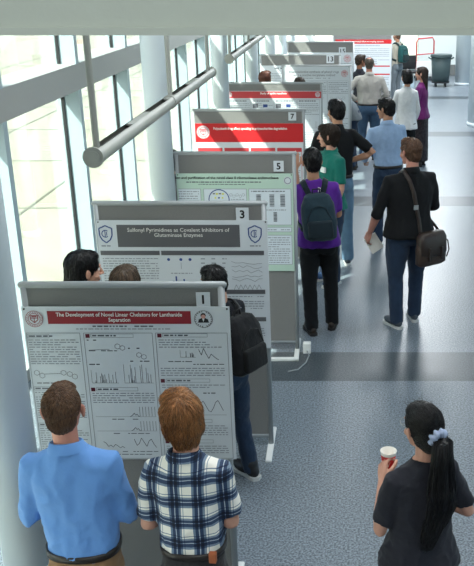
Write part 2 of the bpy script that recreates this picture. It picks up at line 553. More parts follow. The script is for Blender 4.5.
# ------------------------------------------------------------------ pendant lamps
def pendant(y0, y1, label, rods, joints):
    t = empty('pendant_lamp', (-1.168, y0, 2.352), 0, label, 'lamp', 'tubular pendant lamps')
    L = y1 - y0; r = 0.043
    n = 20
    # trough: tube open in its top, from -125 to +125 degrees around the bottom
    vs = []; fs = []
    a0, a1 = math.radians(-150), math.radians(150)
    for yy in (0, L):
        for rr in (r, r - 0.006):
            for j in range(n + 1):
                a = a0 + (a1 - a0) * j / n
                vs.append((rr * math.sin(a), yy, -rr * math.cos(a)))
    m = n + 1
    for j in range(n):
        fs.append((j, j + 1, 2 * m + j + 1, 2 * m + j))
        fs.append((m + j, 3 * m + j, 3 * m + j + 1, m + j + 1))
    MB().add(vs, fs).build('housing', 'lamp_metal', t, True)
    prev = 0
    for (a, b) in joints + [(L, L)]:
        if b > a: MB().box(-0.026, 0.026, a, b, 0.004, 0.012).build('louvre', 'dark_slot', t)
        if a > prev: MB().box(-0.024, 0.024, prev, a, 0.024, 0.034).build('cover_plate', 'lamp_metal', t)
        prev = b
    for yy in (0, L):
        c = MB(); c.tube([(0, yy - 0.006, 0), (0, yy + 0.006, 0)], [r + 0.006] * 2, 28, caps='flat')
        c.tube([(0, yy - 0.010, 0), (0, yy - 0.004, 0)], [r * 0.72] * 2, 24, caps='flat')
        c.build('end_cap', 'lamp_metal', t, True).data.polygons.foreach_set('use_smooth', [False] * 0 or [False] * len(c.f))
    k = L / 2
    c = MB(); c.tube([(0, k - 0.03, 0), (0, k + 0.03, 0)], [r + 0.004] * 2, 28, caps='flat')
    c.build('coupling', 'lamp_metal', t)
    for yy in rods:
        c = MB(); c.tube([(0, yy, 0.03), (0, yy, 2.5)], [0.016, 0.016], 12, caps='flat')
        c.build('rod', 'lamp_metal', t)
pendant(4.0, 7.75, 'grey metal tubular pendant lamp hanging nearest the viewer beside the windows', [0.07, 1.9, 3.6], [(0.1, 0.75), (1.2, 1.78), (1.98, 2.6), (3.0, 3.5)])
pendant(9.02, 12.7, 'grey metal tubular pendant lamp hanging farther down the hall', [0.07, 1.9, 3.6], [(0.1, 0.75), (1.2, 1.78), (1.98, 2.6), (3.0, 3.5)])

# ------------------------------------------------------------------ display boards and posters
def board(num, x0, x1, y, h, label, card=None, digit=None):
    """free standing display board: frame, fabric panel, posts' feet"""
    cx = (x0 + x1) / 2; wd = (x1 - x0) / 2
    t = empty('display_board', (cx, y, 0), 0, label, 'display board', 'grey fabric display boards in a row')
    f = 0.022; d = 0.02
    fr = MB()
    fr.tube([(-wd + f / 2, 0, 0.0), (-wd + f / 2, 0, h - 0.02)], 0.019, 12, caps='flat')
    fr.tube([(wd - f / 2, 0, 0.0), (wd - f / 2, 0, h - 0.02)], 0.019, 12, caps='flat')
    fr.tube([(-wd + 0.0, 0, h - 0.018), (wd - 0.0, 0, h - 0.018)], 0.018, 12)
    fr.box(-wd, wd, -0.014, 0.014, 0.07, 0.10)
    fr.build('frame', 'alu', t, True)
    fb = MB(); fb.box(-wd + f, wd - f, -0.012, 0.012, 0.10, h - 0.03)
    fb.build('fabric_panel', 'board_fabric', t)
    for sx in (-1, 1):
        ft = rbox(sx * (wd - f / 2) - 0.022, sx * (wd - f / 2) + 0.022, -0.24, 0.24, 0.0, 0.022, 0.008, 2)
        ft.build('foot', 'white_plastic', t)
    if card:
        px, pz, s = card
        c = empty('number_card', (px, y - 0.0215, pz), 0, 'white card printed with the number %s pinned on a grey board' % digit, 'card', 'numbered cards on the boards')
        k = MB(); k.box(-s / 2, s / 2, -0.0015, 0.0015, -s * 0.53, s * 0.53); k.build('card', 'paper', c)
        vs, fs = text_geo(digit, s * 0.9, align='CENTER', bold=0.002)
        MB().add([(v[0], -0.003, v[2] - s * 0.3) for v in vs], fs).build('numeral', 'ink_black', c)
    return t

random.seed(7)
def words(mb, x0, x1, z, h, dens=0.9, mi=0):
    """one line of tiny print as word-sized dashes"""
    x = x0
    while x < x1 - 0.008:
        l = random.uniform(0.008, 0.034)
        if x + l > x1: l = x1 - x
        if random.random() < dens:
            mb.quad(x, x + l, -0.0028, z - h / 2, z + h / 2, mi)
        x += l + 0.006
def para(mb, x0, x1, z0, z1, pitch=0.0125, h=0.0045, dens=0.97, mi=1):
    z = z0 - pitch / 2
    while z > z1:
        e = x1 if random.random() > 0.15 else x0 + (x1 - x0) * random.uniform(0.5, 0.9)
        words(mb, x0, e, z, h, dens, mi)
        z -= pitch
def pline(mb, pts, t=0.0025, mi=0, y=-0.0028):
    """thin polyline in the sheet's plane"""
    for (a, b) in zip(pts[:-1], pts[1:]):
        a = Vector((a[0], y, a[1])); b = Vector((b[0], y, b[1]))
        d = b - a
        if d.length < 1e-5: continue
        n = Vector((-d.z, 0, d.x)).normalized() * t / 2
        q = [a - n, b - n, b + n, a + n]
        # keep facing -Y
        mb.add([tuple(v) for v in q], [(0, 1, 2, 3)], mi)
def peaks(mb, x0, x1, z0, z1, n=9, mi=0):
    """stick spectrum with axes"""
    pline(mb, [(x0, z1), (x0, z0), (x1, z0)], 0.0015, mi)
    for k in range(n):
        x = random.uniform(x0 + 0.01, x1 - 0.01)
        pline(mb, [(x, z0), (x, z0 + (z1 - z0) * random.uniform(0.15, 1) ** 1.4)], 0.002, mi)
def curve_plot(mb, x0, x1, z0, z1, ks, mi=0):
    n = len(ks)
    pline(mb, [(x0 + (x1 - x0) * i / (n - 1), z0 + (z1 - z0) * k) for i, k in enumerate(ks)], 0.003, mi)
def disc(mb, cx, cz, r, y=-0.003, mi=0, n=32, r_in=0.0):
    vs = []
    for j in range(n):
        a = 2 * PI * j / n
        vs.append((cx + r * math.cos(a), y, cz + r * math.sin(a)))
    if r_in:
        for j in range(n):
            a = 2 * PI * j / n
            vs.append((cx + r_in * math.cos(a), y, cz + r_in * math.sin(a)))
        mb.add(vs, [(j, (j + 1) % n, n + (j + 1) % n, n + j) for j in range(n)], mi)
    else:
        mb.add(vs, [tuple(range(n))], mi)
def hexring(mb, cx, cz, r, mi=0):
    pline(mb, [(cx + r * math.cos(PI / 6 + k * PI / 3), cz + r * math.sin(PI / 6 + k * PI / 3)) for k in range(7)], 0.002, mi)
def ttext(parent, name, body, x, z, size, m, width=None, align='LEFT', spacing=1.0, bold=0.0, y=-0.0042):
    vs, fs = text_geo(body, size, width, align, spacing, bold)
    return MB().add([(v[0] + x, y, v[2] + z) for v in vs], fs).build(name, m, parent)
def seal(parent, cx, cz, r, m='dark_red', name='seal'):
    mb = MB()
    disc(mb, cx, cz, r, -0.0032, 0)
    disc(mb, cx, cz, r, -0.0040, 1, r_in=r * 0.94)
    disc(mb, cx, cz, r * 0.70, -0.0040, 1, r_in=r * 0.64)
    for k in range(26):
        a = 2 * PI * k / 26
        c, s_ = math.cos(a), math.sin(a)
        pline(mb, [(cx + r * .76 * c, cz + r * .76 * s_), (cx + r * .88 * c, cz + r * .88 * s_)], r * 0.07, 1, -0.004)
    # shield
    k = r * 0.42
    pl = [(cx - k, cz + k), (cx + k, cz + k), (cx + k, cz - k * .2), (cx, cz - k * 1.1), (cx - k, cz - k * .2), (cx - k, cz + k)]
    pline(mb, pl, r * 0.09, 1, -0.004)
    pline(mb, [(cx - k, cz + k * .25), (cx + k, cz + k * .25)], r * 0.08, 1, -0.004)
    pline(mb, [(cx, cz + k * .25), (cx, cz - k)], r * 0.08, 1, -0.004)
    pline(mb, [(cx - k * .7, cz + k * .65), (cx + k * .7, cz + k * .65)], r * 0.12, 1, -0.004)
    return mb.build(name, ['paper', m], parent)
def sheet(x0, x1, z0, z1, yb, label, m='paper', group=None):
    """poster sheet thing; origin at the upper left corner, local x right, local z up"""
    t = empty('research_poster', (x0, yb, z1), 0, label, 'poster', group)
    b = MB(); b.box(0, x1 - x0, -0.0015, 0.0015, z0 - z1, 0); b.build('sheet', m, t)
    for (px, pz) in ((0.012, -0.012), (x1 - x0 - 0.012, -0.012)):
        MB().tube([(px, -0.001, pz), (px, -0.006, pz)], [0.005, 0.004], 10, caps='flat').build('pin', 'ink_black', t)
    return t

# board 1, nearest
board(1, -1.532, -0.578, 3.88, 1.785, 'grey fabric display board nearest the viewer, holding the poster about lanthanide separation', (-0.672, 1.702, 0.066), '1')
t = sheet(-1.537, -0.549, 0.84, 1.667, 3.8545, 'large white research poster with dark red title bar about lanthanide separation')
MB().quad(0.12, 0.803, -0.003, -0.088, -0.022).build('title_bar', 'dark_red', t)
ttext(t, 'title_text', 'The Development of Novel Linear Chelators for Lanthanide\nSeparation', 0.4615, -0.049, 0.028, 'ink_white', width=0.60, align='CENTER', spacing=0.95, bold=0.0004)
b = MB(); words(b, 0.33, 0.62, -0.100, 0.007); words(b, 0.25, 0.70, -0.114, 0.005, mi=1); b.build('author_line', ['ink', 'ink_light'], t)
seal(t, 0.056, -0.062, 0.042)
# round portrait badge
b = MB(); cx, cz, r = 0.862, -0.063, 0.044
disc(b, cx, cz, r, -0.0032, 0); disc(b, cx, cz, r, -0.004, 1, r_in=r * 0.95)
for k in range(22):
    if k in (5, 17): continue
    a = 2 * PI * k / 22
    pline(b, [(cx + r * .80 * math.cos(a), cz + r * .80 * math.sin(a)), (cx + r * .92 * math.cos(a), cz + r * .92 * math.sin(a))], 0.004, 1, -0.004)
b.add([(cx - 0.026, -0.0042, cz - 0.018), (cx + 0.026, -0.0042, cz - 0.018), (cx + 0.022, -0.0042, cz - 0.001), (cx + .008, -0.0042, cz + 0.006), (cx - .008, -0.0042, cz + 0.006), (cx - 0.022, -0.0042, cz - 0.001)], [(0, 1, 2, 3, 4, 5)], 1)
b.add([(cx - 0.006, -0.0045, cz + 0.004), (cx, -0.0045, cz - 0.014), (cx + 0.006, -0.0045, cz + 0.004)], [(0, 1, 2)], 0)
disc(b, cx, cz + 0.019, 0.0125, -0.0043, 1, 20); disc(b, cx, cz + 0.013, 0.0105, -0.0046, 2, 20)
b.build('portrait_badge', ['paper', 'ink_black', 'ink_skin'], t)
SH = -0.827
cols = [(0.008, 0.265), (0.283, 0.612), (0.628, 0.972)]
def border(mb, x0, x1, z0, z1, t=0.003, mi=0):
    pline(mb, [(x0, z0), (x1, z0), (x1, z1), (x0, z1), (x0, z0)], t, mi)
for ci, (x0, x1) in enumerate(cols):
    b = MB(); border(b, x0, x1, -0.135, SH + 0.006, 0.003, 1)
    hds = []
    def head(z, b=b, x0=x0, x1=x1, ci=ci, hds=hds):
        if ci: hds.append(MB().quad(x0 + 0.008, x0 + 0.028, -0.0032, z - 0.02, z, 0))
        xs = x0 + (0.034 if ci else 0.004); xe = x0 + (0.72 if ci else 0.42) * (x1 - x0)
        pline(b, [(xs, z), (xe, z), (xe, z - 0.018), (xs, z - 0.018), (xs, z)], 0.002, 1)
        words(b, xs + 0.006, xs + 0.12, z - 0.009, 0.007, 1.0, 0)
    if ci == 0:
        head(-0.142); para(b, x0 + .006, x1 - .01, -0.165, -0.305)
        for (hx, hz) in ((0.035, -0.345), (0.06, -0.36), (0.165, -0.345), (0.195, -0.352), (0.218, -0.365)): hexring(b, hx, hz, 0.014)
        pline(b, [(0.075, -0.352), (0.15, -0.348)], 0.002); words(b, 0.03, 0.20, -0.40, 0.005)
        head(-0.42); para(b, x0 + .006, x1 - .01, -0.445, -0.60); head(-0.62); para(b, x0 + .006, x1 - .01, -0.645, -0.80)
    elif ci == 1:
        head(-0.14); words(b, x0 + .012, x0 + .06, -0.172, 0.006)
        pline(b, [(0.30, -0.225), (0.40, -0.22)], 0.002); words(b, 0.30, 0.50, -0.228, 0.004, 0.6)
        hexring(b, 0.44, -0.205, 0.014); hexring(b, 0.463, -0.213, 0.013); words(b, 0.49, 0.545, -0.215, 0.006); hexring(b, 0.54, -0.25, 0.013); hexring(b, 0.563, -0.26, 0.013)
        words(b, 0.495, 0.60, -0.283, 0.005)
        words(b, x0 + .012, x0 + .07, -0.30, 0.006)
        peaks(b, 0.30, 0.43, -0.40, -0.33, 16); peaks(b, 0.46, 0.60, -0.40, -0.30, 14)
        head(-0.425); para(b, x0 + .012, x1 - .012, -0.45, -0.51)
        for zz in (-0.585, -0.665):
            pline(b, [(0.30, zz), (0.60, zz)], 0.0012); curve_plot(b, 0.47, 0.52, zz, zz + 0.02, [0, .2, .5, 1, .4, .7, .1, 0])
            for k in range(6):
                xx = 0.52 + 0.015 * k; pline(b, [(xx, zz + .002), (xx, zz + .055)], 0.002)
            words(b, 0.38, 0.56, zz - 0.014, 0.004)
        curve_plot(b, 0.325, 0.43, -0.765, -0.725, [1, .8, .3, .5, .2, .6, .4, .1, .3, .1]); curve_plot(b, 0.48, 0.59, -0.765, -0.705, [.9, .3, .5, 1, .6, .2, .7, .9, .4, .1])
        words(b, 0.31, 0.45, -0.782, 0.004); words(b, 0.47, 0.6, -0.782, 0.004); words(b, 0.33, 0.58, -0.798, 0.004)
    else:
        head(-0.138); para(b, x0 + .012, x1 - .03, -0.165, -0.21)
        peaks(b, 0.74, 0.815, -0.262, -0.225, 9); curve_plot(b, 0.83, 0.925, -0.275, -0.215, [.9, .4, 1, .5, .1, .5, .3, .1, .0]); words(b, 0.68, 0.80, -0.285, 0.004)
        words(b, 0.80, 0.95, -0.30, 0.004); para(b, x0 + .012, x1 - .02, -0.315, -0.36)
        head(-0.378); para(b, x0 + .012, x1 - .02, -0.405, -0.43); words(b, 0.84, 0.90, -0.455, 0.006)
        curve_plot(b, 0.80, 0.935, -0.565, -0.495, [.1, .3, .75, .95, .6, .2, .1, .4, .85, 1, .6, .2]); pline(b, [(0.79, -0.575), (0.95, -0.575)], 0.0015)
        head(-0.60); para(b, x0 + .012, x1 - .02, -0.63, -0.69)
        head(-0.715); para(b, x0 + .012, x1 - .02, -0.745, -0.80)
    tp = b.build('text_column', ['ink', 'ink_light'], t)
    for q in hds: q.build('heading_mark', 'maroon_mark', tp)

# board 3
board(3, -1.612, -0.513, 5.44, 1.785, 'grey fabric display board just behind the lanthanide poster, holding the sulfonyl pyrimidines poster', (-0.660, 1.70, 0.082), '3')
t = sheet(-1.603, -0.50, 0.765, 1.662, 5.4145, 'grey and white research poster with dark grey title bar and two blue shields')
MB().quad(0.128, 0.922, -0.003, -0.180, -0.030).build('title_bar', 'banner_grey', t)
ttext(t, 'title_text', 'Sulfonyl Pyrimidines as Covalent Inhibitors of\nGlutaminase Enzymes', 0.525, -0.076, 0.036, 'ink_white', width=0.66, align='CENTER', spacing=0.95)
b = MB(); words(b, 0.26, 0.78, -0.135, 0.006, 1); words(b, 0.34, 0.70, -0.150, 0.006, 1); b.build('author_line', 'ink_light', t)
for cx in (0.055, 1.02):
    b = MB(); cz = -0.09; k = 0.042
    sh = [(cx - k, cz + k * .85), (cx - k * .5, cz + k * 1.05), (cx, cz + k * 1.3), (cx + k * .5, cz + k * 1.05), (cx + k, cz + k * .85), (cx + k * .95, cz - k * .3), (cx + k * .6, cz - k), (cx, cz - k * 1.45), (cx - k * .6, cz - k), (cx - k * .95, cz - k * .3), (cx - k, cz + k * .85)]
    pline(b, sh, 0.008, 0)
    arc = [(cx + k * .55 * math.cos(math.radians(a)) - .002, cz + k * .55 * math.sin(math.radians(a))) for a in range(50, 311, 20)]
    pline(b, arc, 0.006, 0)
    pline(b, [(cx - k * .1, cz + k * .5), (cx - k * .1, cz - k * .5)], 0.005, 0); pline(b, [(cx + .006, cz + k * .3), (cx + .006, cz - k * .3)], 0.005, 0)
    words(b, cx - 0.035, cx + 0.035, cz - 0.082, 0.009, 1, 1)
    b.build('shield_emblem', ['ink_blue', 'ink_light'], t)
for (x0, x1) in ((0.01, 0.395), (0.405, 1.075)):
    b = MB(); b.quad(x0, x1, -0.003, -0.235, -0.205, 0); words(b, (x0 + x1) / 2 - .06, (x0 + x1) / 2 + .06, -0.22, 0.008, 1, 1)
    if x0 < 0.1:
        para(b, x0 + .01, x1 - .01, -0.25, -0.86, 0.017, 0.006, mi=2)
    else:
        for (xx, c) in ((0.45, 3), (0.53, 3), (0.59, 3)): disc(b, xx, -0.265, 0.010, -0.0032, c, 16)
        pline(b, [(0.53, -0.285), (0.53, -0.33)], 0.003, 2); words(b, 0.46, 0.60, -0.36, 0.006, 1, 2)
        for k in range(7): b.quad(0.47 + k * .017, 0.48 + k * .017, -0.0032, -0.46, -0.46 + random.uniform(.02, .08), 3)
        words(b, 0.46, 0.6, -0.48, 0.006, 1, 2)
        for k in range(4):
            for j in range(3): words(b, 0.66 + j * .07, 0.69 + j * .07, -0.26 - .03 * k, 0.008, 1, 2)
        for k in range(5): curve_plot(b, 0.86, 1.06, -0.30 - k * .03, -0.275 - k * .03, [random.random() for _ in range(9)], 2)
        for k in range(6): pline(b, [(0.87 + k * .03, -0.475), (0.885 + k * .03, -0.44), (0.90 + k * .03, -0.47)], 0.003, 2)
        for zz in (-0.475, -0.67):
            b.quad(0.80 if zz > -.5 else 0.405, x1, -0.003, zz - 0.03, zz, 0)
            para(b, 0.70, x1 - .01, zz - 0.04, zz - 0.15, 0.017, 0.006, mi=2)
        para(b, 0.42, 0.68, -0.50, -0.65, 0.017, 0.006, mi=2)
    b.build('text_column', ['banner_grey', 'ink_white', 'ink_light', 'ink_blue'], t)

# board 5
board(5, -1.398, -0.412, 7.10, 1.785, 'grey fabric display board holding the pale green poster beside the slim column', (-0.547, 1.665, 0.084), '5')
t = sheet(-1.395, -0.432, 0.755, 1.605, 7.0745, 'pale green research poster with a blue circle drawing and white boxes', 'paper_green')
ttext(t, 'title_text', 'Isolation and purification of the novel class II ribonuclease endonuclease', 0.385, -0.045, 0.030, 'ink_black', width=0.92, align='CENTER', bold=0.0006)
b = MB(); words(b, 0.08, 0.70, -0.072, 0.009, 1, 0); words(b, 0.18, 0.58, -0.092, 0.006, 1, 0)
b.build('author_line', ['ink', 'paper', 'ink_light'], t)
b = MB(); disc(b, 0.92, -0.06, 0.034, -0.0032, 0, 24); disc(b, 0.92, -0.06, 0.03, -0.0035, 1, 24, r_in=.022); b.build('emblem', ['paper', 'ink_light'], t)
for (x0, x1, z0, z1) in ((0.03, 0.30, -0.50, -0.13), (0.325, 0.68, -0.50, -0.13), (0.70, 1.05, -0.44, -0.13), (0.70, 1.05, -0.50, -0.46), (0.70, 1.05, -0.79, -0.53), (0.03, 0.68, -0.79, -0.53)):
    b = MB(); b.quad(x0, x1, -0.0021, z0, z1, 0); border(b, x0, x1, z0, z1, 0.004, 2)
    bx = MB()
    if x0 == 0.325:
        disc(b, 0.45, -0.22, 0.088, -0.0040, 3, 40, r_in=0.080)
        for k in range(4):
            b.quad(0.40 + .025 * k, 0.418 + .025 * k, -0.0040, -0.175 - .004 * (k % 2), -0.165, 4 if k % 2 else 1)
        for k in range(3): disc(b, 0.42 + .03 * k, -0.205, 0.008, -0.004, 3 if k % 2 else 4, 12)
        for k in range(5): hexring(b, 0.55 + .026 * k, -0.18 - .012 * (k % 2), 0.012, 1)
        para(b, 0.55, 0.67, -0.21, -0.48, 0.017, 0.006, mi=2)
    elif x0 == 0.70 and z1 == -0.13:
        words(b, 0.72, 1.0, -0.15, 0.008, 1, 1)
        for xx in (0.76, 0.87, 0.96):
            for k in range(9): b.quad(xx, xx + 0.04, -0.004, -0.28 + k * .012, -0.272 + k * .012, 1 if k % 2 else 2)
        for xx in (0.90,): 
            for k in range(7): b.quad(xx, xx + 0.03, -0.004, -0.41 + k * .012, -0.402 + k * .012, 1)
        words(b, 0.72, 1.02, -0.31, 0.007, 1, 2)
    else:
        para(b, x0 + .015, x1 - .015, z1 - .012, z0 + .012, 0.02, 0.007, mi=2)
    b.v = [(q[0] - 0.105, q[1], q[2]) for q in b.v]
    if x0 == 0.03: b.v = [(max(q[0], 0.01), q[1], q[2]) for q in b.v]
    b.build('text_box', ['paper_box', 'ink', 'ink_light', 'ink_blue', 'ink_yellow'], t)

# board 7
board(7, -1.655, -0.443, 9.52, 1.785, 'grey fabric display board in the sun holding the bright red banner poster', (-0.572, 1.705, 0.085), '7')
t = sheet(-1.632, -0.456, 0.70, 1.63, 9.4945, 'white research poster with broad bright red banner and red headed boxes')
MB().quad(0.0, 1.176, -0.003, -0.205, -0.0).build('title_bar', 'bright_red', t)
ttext(t, 'title_text', 'Polysubunit drug effect upscaling in polysaccharides degradation', 0.60, -0.068, 0.038, 'ink_white', width=0.80, align='CENTER', bold=0.0008)
b = MB(); words(b, 0.42, 0.80, -0.115, 0.012); words(b, 0.30, 0.93, -0.155, 0.010); b.build('author_line', 'ink_white', t)
seal(t, 0.085, -0.095, 0.075, 'bright_red')
for k in range(4):
    x0 = 0.02 + k * 0.29
    b = MB(); b.quad(x0, x0 + 0.265, -0.003, -0.312, -0.270, 0); words(b, x0 + .02, x0 + .24, -0.29, 0.009, 1, 1)
    border(b, x0, x0 + 0.265, -0.90, -0.27, 0.004, 0); para(b, x0 + .015, x0 + .25, -0.33, -0.88, 0.02, 0.007, mi=2)
    b.build('text_column', ['soft_red', 'ink_white', 'ink_light'], t)

# board 9
board(9, -1.622, -0.312, 12.02, 1.785, 'grey display board in the sun holding the poster with the muted red banner', None, None)
t = sheet(-1.612, -0.325, 0.72, 1.668, 11.9945, 'white research poster with narrow muted red banner and round seals at both ends')
MB().quad(0.0, 1.287, -0.003, -0.098, -0.006).build('title_bar', 'soft_red', t)
ttext(t, 'title_text', 'Study of cyclic reactions', 0.64, -0.044, 0.036, 'ink_white', width=0.36, align='CENTER', bold=0.0012)
b = MB(); words(b, 0.34, 0.95, -0.066, 0.010); words(b, 0.42, 0.86, -0.084, 0.008); b.build('author_line', 'ink_white', t)
seal(t, 0.045, -0.05, 0.036, 'soft_red'); seal(t, 1.24, -0.05, 0.036, 'soft_red')
for k in range(4):
    x0 = 0.02 + k * 0.315
    b = MB(); border(b, x0, x0 + .30, -0.115, -0.92, .003, 1); words(b, x0 + .02, x0 + .25, -0.135, 0.014, 1, 0); para(b, x0 + .015, x0 + .29, -0.16, -0.32, 0.024, 0.008, mi=1)
    if k in (1, 2): b.quad(x0 + .02, x0 + .09, -0.003, -0.23, -0.17, 0); b.quad(x0 + .16, x0 + .22, -0.003, -0.22, -0.18, 2)
    peaks(b, x0 + .02, x0 + .28, -0.5, -0.36, 9, 0); para(b, x0 + .015, x0 + .29, -0.53, -0.9, 0.024, 0.008, mi=1)
    b.build('text_column', ['ink', 'ink_light', 'ink_blue'], t)

# board 11 (its poster covers nearly the whole front)
board(11, -1.011, 0.097, 14.36, 1.79, 'display board almost covered by the tall pale blue-grey poster', None, None)
t = sheet(-1.000, 0.075, 0.50, 1.765, 14.3345, 'tall pale blue-grey research poster with a plain title and round seal at its right')
ttext(t, 'title_text', 'Enantioselective synthesis of phenyl rings\nusing a reactive isocyanate method', 0.50, -0.10, 0.052, 'ink', width=0.80, align='CENTER')
b = MB(); words(b, 0.2, 0.8, -0.185, 0.010); b.build('author_line', 'ink_light', t); seal(t, 0.99, -0.11, 0.055, 'soft_red')
for k in range(3):
    x0 = 0.02 + k * 0.35
    b = MB(); border(b, x0, x0 + .34, -0.225, -1.24, .003, 1); para(b, x0 + .015, x0 + .33, -0.24, -0.45, 0.028, 0.010, mi=1)
    for q in range(5): hexring(b, x0 + .06 + .05 * q, -0.50 - .02 * (q % 2), 0.022, 0)
    peaks(b, x0 + .02, x0 + .3, -0.72, -0.58, 8, 0); para(b, x0 + .015, x0 + .33, -0.76, -1.22, 0.028, 0.010, mi=1)
    b.build('text_column', ['ink', 'ink_light'], t)

# board 13
board(13, -1.555, -0.091, 16.40, 1.785, 'wide sunlit grey display board numbered 13, behind the pale blue-grey poster', (-0.27, 1.70, 0.14), '13')
t = sheet(-1.54, 0.02, 0.60, 1.585, 16.3745, 'wide white research poster low on the board numbered 13')
b = MB(); words(b, 0.25, 1.25, -0.05, 0.024); words(b, 0.4, 1.1, -0.09, 0.014, 1, 1); b.build('author_line', ['ink', 'ink_light'], t)
for k in range(4):
    x0 = 0.02 + k * 0.38
    b = MB(); para(b, x0 + .015, x0 + .35, -0.13, -0.95, 0.03, 0.010, mi=0); b.build('text_column', 'ink_light', t)
# board 15
board(15, -1.267, 0.195, 19.68, 1.785, 'wide grey display board numbered 15 in front of the farthest board', (-0.06, 1.58, 0.15), '15')
t = sheet(-1.25, 0.175, 0.60, 1.55, 19.6545, 'white research poster with small red seal on the board numbered 15')
b = MB(); words(b, 0.2, 1.1, -0.06, 0.026); words(b, 0.3, 1.0, -0.11, 0.016, 1, 1); b.build('author_line', ['ink', 'ink_light'], t); seal(t, 1.30, -0.13, 0.08, 'soft_red')
for k in range(4):
    x0 = 0.02 + k * 0.35
    b = MB(); para(b, x0 + .015, x0 + .32, -0.22, -0.92, 0.034, 0.012, mi=0); b.build('text_column', 'ink_light', t)
# board 17
board(17, -0.298, 1.168, 22.42, 1.83, 'farthest grey display board, holding the poster with the strong red heading strip', None, None)
t = sheet(-0.235, 1.155, 0.38, 1.64, 22.3945, 'white research poster with strong red heading strip on the farthest board')
b = MB(); b.quad(0.0, 1.39, -0.003, -0.105, 0.0); b.build('title_bar', 'bright_red', t)
ttext(t, 'title_text', 'Towards an elevated effect on coupling partners', 0.70, -0.065, 0.05, 'ink_white', width=1.0, align='CENTER', bold=0.001)
b = MB(); words(b, 0.3, 1.1, -0.15, 0.02, 1, 1)
b.quad(0.95, 1.36, -0.003, -0.66, -0.63, 2); b.quad(0.05, 1.36, -0.003, -0.86, -0.83, 2)
para(b, 0.05, 1.34, -0.2, -0.6, 0.045, 0.014, mi=1); para(b, 0.05, 1.34, -0.9, -1.2, 0.045, 0.014, mi=1); peaks(b, 0.55, 0.75, -0.45, -0.25, 6, 0)
b.build('text_column', ['ink', 'ink_light', 'bright_red'], t)

# white power box by the foot of board 5 with its cord
t = empty('power_box', (-0.335, 7.05, 0.0), 0, 'small white power box on the floor at the right foot of the green poster board', 'power box')
rbox(-0.035, 0.035, -0.03, 0.03, 0.0, 0.10, 0.008, 2).build('housing', 'white_plastic', t)
MB().tube([(0.0, -0.025, 0.03), (0.02, -0.08, 0.012), (0.0, -0.22, 0.007), (-0.06, -0.36, 0.006), (-0.14, -0.40, 0.006)], 0.006, 8).build('cord', 'alu', t, True)
tag(rbox(-1.38, -0.40, 6.86, 6.90, 0.0, 0.03, 0.008, 2).build('floor_rail', 'white_plastic'), 'low white rail lying on the floor before the green poster board', 'rail')

# ------------------------------------------------------------------ far end: bin, trolley, chair
t = empty('trash_bin', (2.86, 26.6, 0), 0, 'large round grey-green trash bin on a wheeled dolly at the far wall', 'trash bin')
b = MB()
b.loft([(0, 0, 0.16, .25, .25), (0, 0, 0.5, .275, .275), (0, 0, 0.88, .30, .30)], 40, 0, 2.0)
b.build('barrel', 'trash_grey', t, True)
b = MB(); b.cyl((0, 0), .325, 0.86, 0.90, 40); b.cyl((0, 0), .315, 0.90, 0.93, 40); b.build('rim', 'trash_grey', t)
for sx in (-1, 1):
    b = MB(); b.tube([(sx * .30, -0.05, .80), (sx * .37, -0.05, .84), (sx * .37, 0.05, .84), (sx * .30, 0.05, .80)], .018, 10); b.build('handle', 'trash_grey', t, True)
b = MB(); b.cyl((0, 0), .27, 0.11, 0.16, 32); b.build('dolly', 'black_plastic', t)
for k in range(4):
    a = PI / 4 + k * PI / 2
    b = MB(); b.tube([(.2 * math.cos(a) - .02, .2 * math.sin(a), .05), (.2 * math.cos(a) + .02, .2 * math.sin(a), .05)], [.05, .05], 16, caps='flat'); b.box(.2 * math.cos(a) - .012, .2 * math.cos(a) + .012, .2 * math.sin(a) - .012, .2 * math.sin(a) + .012, .05, .115); b.build('caster', 'black_plastic', t)
t = empty('hand_trolley', (2.50, 28.0, 0), 0, 'red tubular trolley with white deck parked left of the trash bin', 'trolley')
b = MB(); b.tube([(-.27, 0, .35), (-.27, 0, 1.18), (-.22, 0, 1.28), (.22, 0, 1.32), (.27, 0, 1.22), (.27, 0, .35)], .022, 12); b.build('push_handle', 'red_tube', t, True)
b = MB(); b.tube([(-.27, 0, .80), (.27, 0, .84)], .018, 10); b.build('cross_bar', 'red_tube', t, True)
rbox(-.3, .3, 0, .8, .14, .20, .01, 2).build('deck', 'white_plastic', t)
rbox(-.27, .27, -.02, .02, .20, .60, .01, 2).build('panel', 'white_plastic', t)
for sx in (-.25, .25):
    for yy in (.06, .74):
        b = MB(); b.tube([(sx - .02, yy, .07), (sx + .02, yy, .07)], [.07, .07], 18, caps='flat'); b.build('wheel', 'black_plastic', t)
t = empty('side_chair', (1.95, 26.2, 0), 0.3, 'dark upholstered chair standing by the red trolley near the far windows', 'chair')
rbox(-.24, .24, -.22, .22, .43, .50, .03).build('seat', 'black_plastic', t, True)
rbox(-.23, .23, .19, .24, .52, .92, .025).build('backrest', 'black_plastic', t, True)
for sx in (-.21, .21):
    b = MB(); b.tube([(sx, .21, 0.01), (sx, .19, .44), (sx, .235, .85)], .013, 8); b.build('rear_leg', 'alu', t, True)
    b = MB(); b.tube([(sx, -.2, 0.01), (sx, -.19, .44)], .013, 8); b.build('front_leg', 'alu', t, True)

